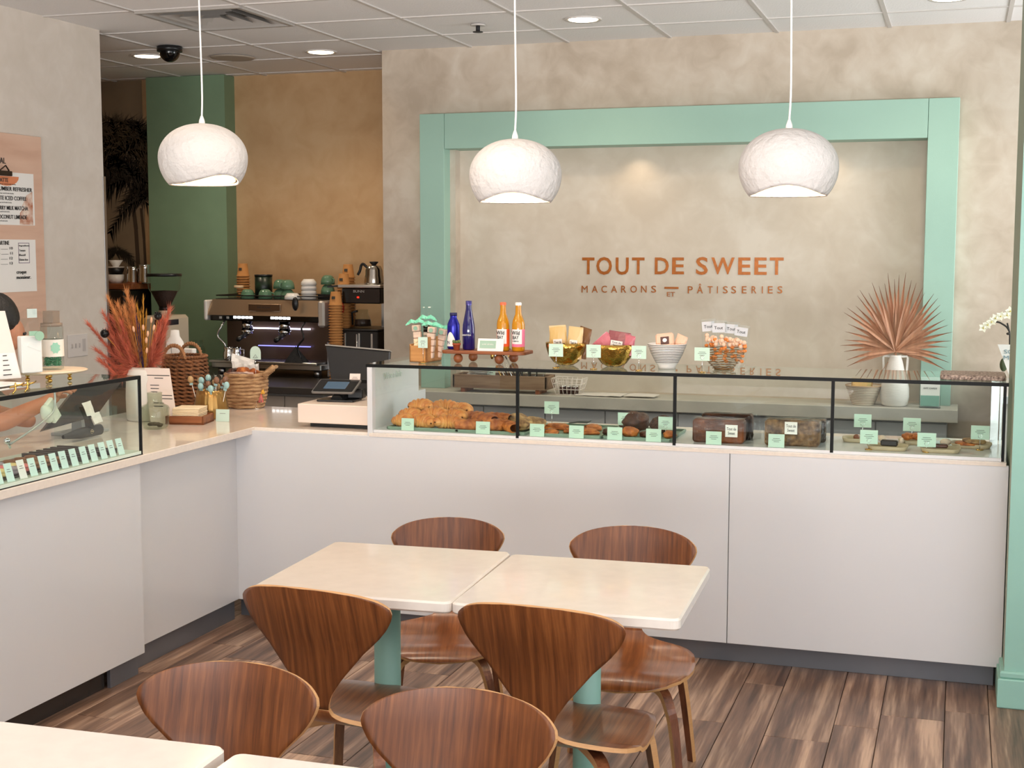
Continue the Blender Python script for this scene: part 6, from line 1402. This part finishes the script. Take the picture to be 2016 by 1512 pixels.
for k, (px, Y, lb) in enumerate(((1165, 7.70, 'white paper sheets fanned beside the wire basket'), (1198, 7.69, 'folded paper leaflet with dark edge on the ledge'), (1262, 7.70, 'thin pale leaflets lying farther along the ledge'))):
    q = MB(); sheet(q, (-.09, -.06, 0), (.09, -.07, 0), (.10, .05, .006), (-.08, .06, .004), 6, .002, 0, 90+k); solo('paper_sheet', lb, 'paper', q, mat('sheet_grey', (226, 218, 210), .8), onl(px, Y)+Vector((0, 0, .004+.002*k)))
pbk = onl(1700, 7.72)
t = thing('ribbed_basket', 'cream ribbed tapering basket bowl beside the white vase on the ledge', 'basket', pbk)
q = MB(); q.lathe([(0, 0), (.058, 0)]+[(.058+.038*min(1, z/.105)+(.0022 if i % 2 else 0), z) for i, z in enumerate([.105*k/26 for k in range(27)])]+[(.092, .105), (.052, .01), (0, .008)], 36); obj('basket_wall', q, mat('rope_cream', (228, 212, 190), .8), t)
q = MB(); q.tube([(.097*cos(2*pi*i/36), .097*sin(2*pi*i/36), .106) for i in range(36)], .004, 6, closed=True); obj('rim', q, mat('rim_tan', (190, 156, 120), .8), t)
q = MB()
for k in range(10):
    z = .012+.0095*k; r = .058+.038*z/.105+.0015; q.tube([(r*cos(2*pi*i/36), r*sin(2*pi*i/36), z) for i in range(36)], .0014, 5, closed=True)
obj('dark_cord', q, mat('cord_brown', (150, 122, 98), .8), t)
bag('gold_bag', 'gold wrapped sweets bag poking out of the ribbed basket bowl', 'sweets bag', pbk+Vector((-.01, 0, .02)), .12, .125, 0, [mat('gold_foil', (214, 176, 108), .25, .5), GOLDS], True, fill=0, dp=.08)
pvz = onl(1761, 7.71)
t = thing('handled_vase', 'white ceramic vase with two square handles holding the fan palm', 'vase', pvz)
q = MB(); q.lathe([(0, 0), (.060, 0), (.070, .01), (.077, .05), (.076, .10), (.064, .15), (.048, .20), (.038, .245), (.030, .268), (.031, .278), (.027, .278), (.026, .26), (.04, .2), (0, .18)], 36); obj('vase_body', q, CERAM, t)
for s2 in (-1, 1): q = MB(); q.tube([(s2*.03, 0, .270), (s2*.060, 0, .272), (s2*.064, 0, .262), (s2*.060, 0, .18), (s2*.055, 0, .172)], 0, rect=(.012, .011)); obj('vase_handle', q, CERAM, t)
# fan palm leaf
pf = pvz+Vector((0, 0, .27))
t = thing('dried_fan_palm', 'dusty copper dried fan palm leaf standing in the white handled vase', 'dried palm', pf)
PAL = mat('palm_copper', (208, 154, 122), .6, noise=.25, nscale=12, stretch=(3, 3, .5)); rnd = random.Random(4)
hub = Vector((0, -.0, .03)); q = MB(); q.tube([(0, 0, -.24), (0, 0, .03)], .006, 7); obj('stalk', q, PAL, t)
nb = 36
for k in range(nb):
    tt_ = -1+2*k/(nb-1); a = radians(90-100*(tt_*.72+.28*tt_**3))+rnd.uniform(-.02, .02); R1 = (.29+.14*max(0, sin(a))**1.5)*rnd.uniform(.88, 1.03)
    d = Vector((cos(a), -.10*sin(k*1.9)-.05, sin(a))).normalized(); nrm = Vector((0, -1, 0)); sd_ = d.cross(nrm).normalized(); droop = .05*abs(cos(a))
    q = MB(); vs = []
    for i in range(8):
        u = i/7; wd_ = .0125*(sin(pi*min(1, u*.9+.12))**.8)*(1-u**3)+.0004; c_ = hub+d*(R1*u)+Vector((0, -.012*sin(u*3+k), -droop*u*u))
        vs += [c_-sd_*wd_+nrm*.003, c_+nrm*-.004, c_+sd_*wd_+nrm*.003]
    fs = []
    for i in range(7): fs += [(3*i, 3*i+1, 3*i+4, 3*i+3), (3*i+1, 3*i+2, 3*i+5, 3*i+4)]
    q.add(vs, fs, 0, False); obj('leaf_blade', q, PAL, t)
for k, (a, L_) in enumerate(((radians(200), .20), (radians(238), .17), (radians(-14), .2))):
    d = Vector((cos(a), -.1, sin(a))); q = MB(); q.tube([hub, hub+d*L_*.5, hub+d*L_], 0, rect=[(.003, .002), (.009, .002), (.001, .001)]); obj('leaf_blade', q, PAL, t)
t = thing('brochure_holder', 'clear acrylic holder with white and green leaflets at the surround\'s foot', 'brochure holder', onl(1831, 7.68))
q = MB(); q.b2(-.055, .055, .012, .015, 0, .17); q.b2(-.055, .055, -.03, -.027, 0, .07); q.b2(-.055, -.052, -.03, .015, 0, .07); q.b2(.052, .055, -.03, .015, 0, .07); q.b2(-.055, .055, -.03, .015, 0, .003); obj('acrylic_stand', q, CLEAR, t)
q = MB(); q.b2(-.05, .05, -.004, .008, .004, .165); o = obj('leaflet', q, PAPER, t); obj('lettering', fit_text('GIFT CARDS', .07, .008, INK), None, o, (0, -.0055, .105), UPX)
q = MB(); q.b2(-.048, .048, -.022, -.012, .01, .066); obj('green_leaflet', q, mat('leaflet_teal', (150, 200, 184), .6), t)
# right hand side counter with orchid and card
t = thing('side_counter', 'white side counter beyond the right end of the glass case', 'counter', (.55, 7.35, 0))
q = MB(); q.b2(-.36, .6, -.45, .53, .86, .90, bev=.003); obj('counter_top', q, LAM, t)
q = MB(); q.b2(-.33, .58, -.42, .52, 0, .858, bev=.002); obj('counter_body', q, mat('side_white', (214, 212, 206), .5), t)
po_ = Vector((.50, 7.5, .9006))
t = thing('orchid', 'white orchid with a dark stem half hidden behind the teal pier', 'orchid', po_)
q = MB(); q.lathe([(0, 0), (.05, 0), (.065, .11), (.06, .11), (.05, .02), (0, .02)], 24); obj('pot', q, WHITE, t)
def op(px, py): return aty(px, py, 7.5)-po_
q = MB(); q.tube(cr([(0, 0, .08), op(1998, 700), op(1987, 652), op(1972, 637), op(1960, 633)], 5), .0045, 6); q.tube([op(1987, 652), op(1983, 636)], .004, 6); q.ell(op(1985, 657), (.010, .008, .007), 8, 6); obj('stem', q, mat('orchid_stem', (38, 36, 30), .6), t)
def flower(c, s_, k):
    q = MB()
    for j in range(5):
        a = 2*pi*j/5+.3*k; d = Vector((cos(a), -.25, sin(a))); e = Vector((-sin(a), 0, cos(a)))
        q.add([c, c+d*s_*.5+e*s_*.35, c+d*s_, c+d*s_*.5-e*s_*.35], [(0, 1, 2, 3)])
    q.ell(c+Vector((0, -.006, -.002)), (s_*.16,)*3, 8, 6, 1); obj('blossom', q, [mat('orchid_white', (250, 248, 226), .6), mat('orchid_eye', (196, 180, 90), .6)], t)
for k, (px, py) in enumerate(((1936, 645), (1944, 639), (1952, 633), (1960, 626), (1970, 622), (1983, 620), (1989, 612))): flower(op(px, py), .026, k)
q = MB(); q.ell(op(1976, 718), (.02, .01, .036), 10, 8); q.ell((.05, .0, .16), (.08, .03, .02), 10, 8); obj('leaf', q, mat('orchid_leaf', (66, 82, 52), .4), t)
c0 = aty(1964, 678, 7.2)
t = thing('scan_sign', 'white sign with grey lettering half hidden behind the teal pier', 'sign', (c0.x+.08, 7.2, .9006))
zz = c0.z-.9006
q = MB(); q.add([(-.08, 0, zz), (.10, 0, zz), (.10, 0, 0.02), (-.0, 0, 0.02)], [(0, 1, 2, 3)]); q.add([(-.08, .002, zz), (.10, .002, zz), (.10, .002, 0.02), (-.0, .002, 0.02)], [(3, 2, 1, 0)]); obj('sign_card', q, PAPER, t)
obj('lettering', fit_text('SCAN\nMENU', .10, .05, mat('letter_blue', (120, 150, 160), .6)), None, t, (.0, -.002, zz-.05), UPX)
q = MB(); q.b2(-.02, .08, -.02, .02, 0, .02); obj('sign_foot', q, CLEAR, t)

# ================================================================ the person behind the macaron case
def skin_mesh(name, joints, edges, radii, mats, sub=2, root=0):
    me = bpy.data.meshes.new(name); me.from_pydata([Vector(j) for j in joints], edges, []); o = bpy.data.objects.new(name, me); C.objects.link(o)
    md = o.modifiers.new('skin', 'SKIN'); md.use_smooth_shade = True; o.modifiers.new('sub', 'SUBSURF').levels = sub; o.modifiers['sub'].render_levels = sub
    for i, r in enumerate(radii): v = me.skin_vertices[0].data[i]; v.radius = (r, r) if not isinstance(r, tuple) else r; v.use_root = i == root
    dg = bpy.context.evaluated_depsgraph_get(); dg.update(); m2 = bpy.data.meshes.new_from_object(o.evaluated_get(dg)); bpy.data.objects.remove(o)
    m2.name = name; m2.materials.clear(); m2.materials.append(mats)
    for p in m2.polygons: p.use_smooth = True
    return m2
PB = Vector((-3.78, 4.22, 0))
hc = CAM+ray(-4, 634)*5.42
H_ = lambda v: tuple(Vector(v)-PB)
pelv = Vector((-3.86, 4.14, .80)); chest = Vector((-3.74, 4.28, 1.06)); neck = chest.lerp(hc, .62)
shR = Vector((-3.66, 4.20, 1.10)); shL = Vector((-3.84, 4.44, 1.12)); elR = Vector((-3.52, 4.10, .93)); wrR = aty(92, 790, 4.36); haR = aty(118, 777, 4.40)
elR = CAM+ray(-8, 838)*5.30; wrR = CAM+ray(96, 789)*5.36; haR = CAM+ray(118, 776)*5.37
kn = [Vector((-3.84, 4.05, .42)), Vector((-3.84, 4.30, .42))]; ft = [Vector((-3.86, 4.02, .05)), Vector((-3.86, 4.34, .05))]
t = thing('person', 'person in black leaning over behind the macaron case, one bare arm reaching across', 'person', PB)
J = [H_(pelv), H_(pelv.lerp(chest, .5)), H_(chest), H_(neck), H_(hc), H_(shR), H_(elR), H_(elR.lerp(wrR, .5)), H_(wrR), H_(haR), H_(shL), H_((-3.72, 4.55, .94)), H_((-3.52, 4.60, .90)), H_(pelv+Vector((0, -.09, -.04))), H_(kn[0]), H_(ft[0]), H_(pelv+Vector((0, .12, -.04))), H_(kn[1]), H_(ft[1]), H_(hc+Vector((.02, .02, -.05)))]
Ed = [(0, 1), (1, 2), (2, 3), (3, 4), (2, 5), (5, 6), (6, 7), (7, 8), (8, 9), (2, 10), (10, 11), (11, 12), (0, 13), (13, 14), (14, 15), (0, 16), (16, 17), (17, 18), (4, 19)]
Ra = [.11, .105, .115, .048, .078, .058, .042, .036, .026, .026, .058, .042, .03, .08, .055, .04, .08, .055, .04, .05]
obj('body', skin_mesh('body', J, Ed, Ra, SKIN), None, t)
hd_ = (hc-PB)
q = MB(); q.ell(hd_+Vector((-.012, -.01, .015)), (.098, .094, .105), 22, 16, fn=lambda x, y, z: 1+.02*sin(9*x+5*z)); q.ell(hd_+Vector((-.08, -.02, -.02)), (.045, .05, .06), 14, 10); obj('hair', q, HAIR, t)
fd = Vector((.75, .55, -.35)).normalized(); fs_ = fd.cross(Vector((0, 0, 1))).normalized(); fu = fs_.cross(fd)
q = MB(); fc = hd_+fd*.052-fu*.03; q.ell(fc, (.062, .062, .072), 18, 12); q.ell(fc+fd*.064-fu*.005, (.012, .012, .018), 10, 8)
q.ell(fc+fs_*.07-fu*.0, (.012, .018, .024), 8, 6); q.ell(fc-fs_*.07, (.012, .018, .024), 8, 6); obj('face', q, SKIN, t)
q = MB()
for s2 in (-1, 1): q.ell(fc+fd*.056+fs_*.024*s2+fu*.02, (.008, .008, .006), 8, 6)
obj('eyes', q, BLACK, t); q = MB(); q.ell(fc+fd*.058-fu*.036, (.016, .012, .006), 10, 6); obj('mouth', q, mat('lips', (160, 84, 74), .5), t)
obj('black_top', skin_mesh('black_top', [J[0], J[1], J[2], H_(neck.lerp(chest, .45)), J[5], H_(shR.lerp(elR, .45)), J[10], H_(Vector(shL).lerp(Vector((-3.72, 4.55, .94)), .5)), H_(pelv+Vector((0, 0, -.12)))], [(0, 1), (1, 2), (2, 3), (2, 4), (4, 5), (2, 6), (6, 7), (0, 8)], [.135, .125, .135, .07, .072, .058, .072, .058, .15], CLOTH), None, t)
obj('trousers', skin_mesh('trousers', [H_(pelv), J[13], J[14], H_(ft[0]+Vector((0, 0, .05))), J[16], J[17], H_(ft[1]+Vector((0, 0, .05)))], [(0, 1), (1, 2), (2, 3), (0, 4), (4, 5), (5, 6)], [.12, .09, .065, .055, .09, .065, .055], CLOTH), None, t)
for f_ in ft: q = MB(); q.ell(Vector(f_)-PB+Vector((.05, 0, -.005)), (.12, .045, .045), 14, 8); obj('shoe', q, BLACK, t)
ax = (haR-wrR).normalized(); sd2 = ax.cross(Vector((0, 0, 1))).normalized(); up2 = sd2.cross(ax)
for k, (o1, ln_, dn) in enumerate(((-.024, .060, -.006), (-.008, .068, .0), (.009, .062, .002), (.024, .05, .0))):
    b = haR+sd2*o1*1.0-ax*.01; p1_ = b+ax*ln_*.45+up2*(.008); p2 = p1_+ax*ln_*.35-up2*.010; p3 = p2+ax*ln_*.25-up2*.018
    q = MB(); q.tube([Vector(v)-PB for v in cr([b, p1_, p2, p3], 3)], [.0088]*3+[.0082]*3+[.0074]*3+[.006], 8); obj('finger', q, SKIN, t)
b = wrR.lerp(haR, .4)-sd2*.022; q = MB(); q.tube([Vector(v)-PB for v in cr([b, b-sd2*.02+ax*.02-up2*.01, b-sd2*.026+ax*.045-up2*.022], 3)], [.011]*3+[.0095]*3+[.007], 8); obj('thumb', q, SKIN, t)
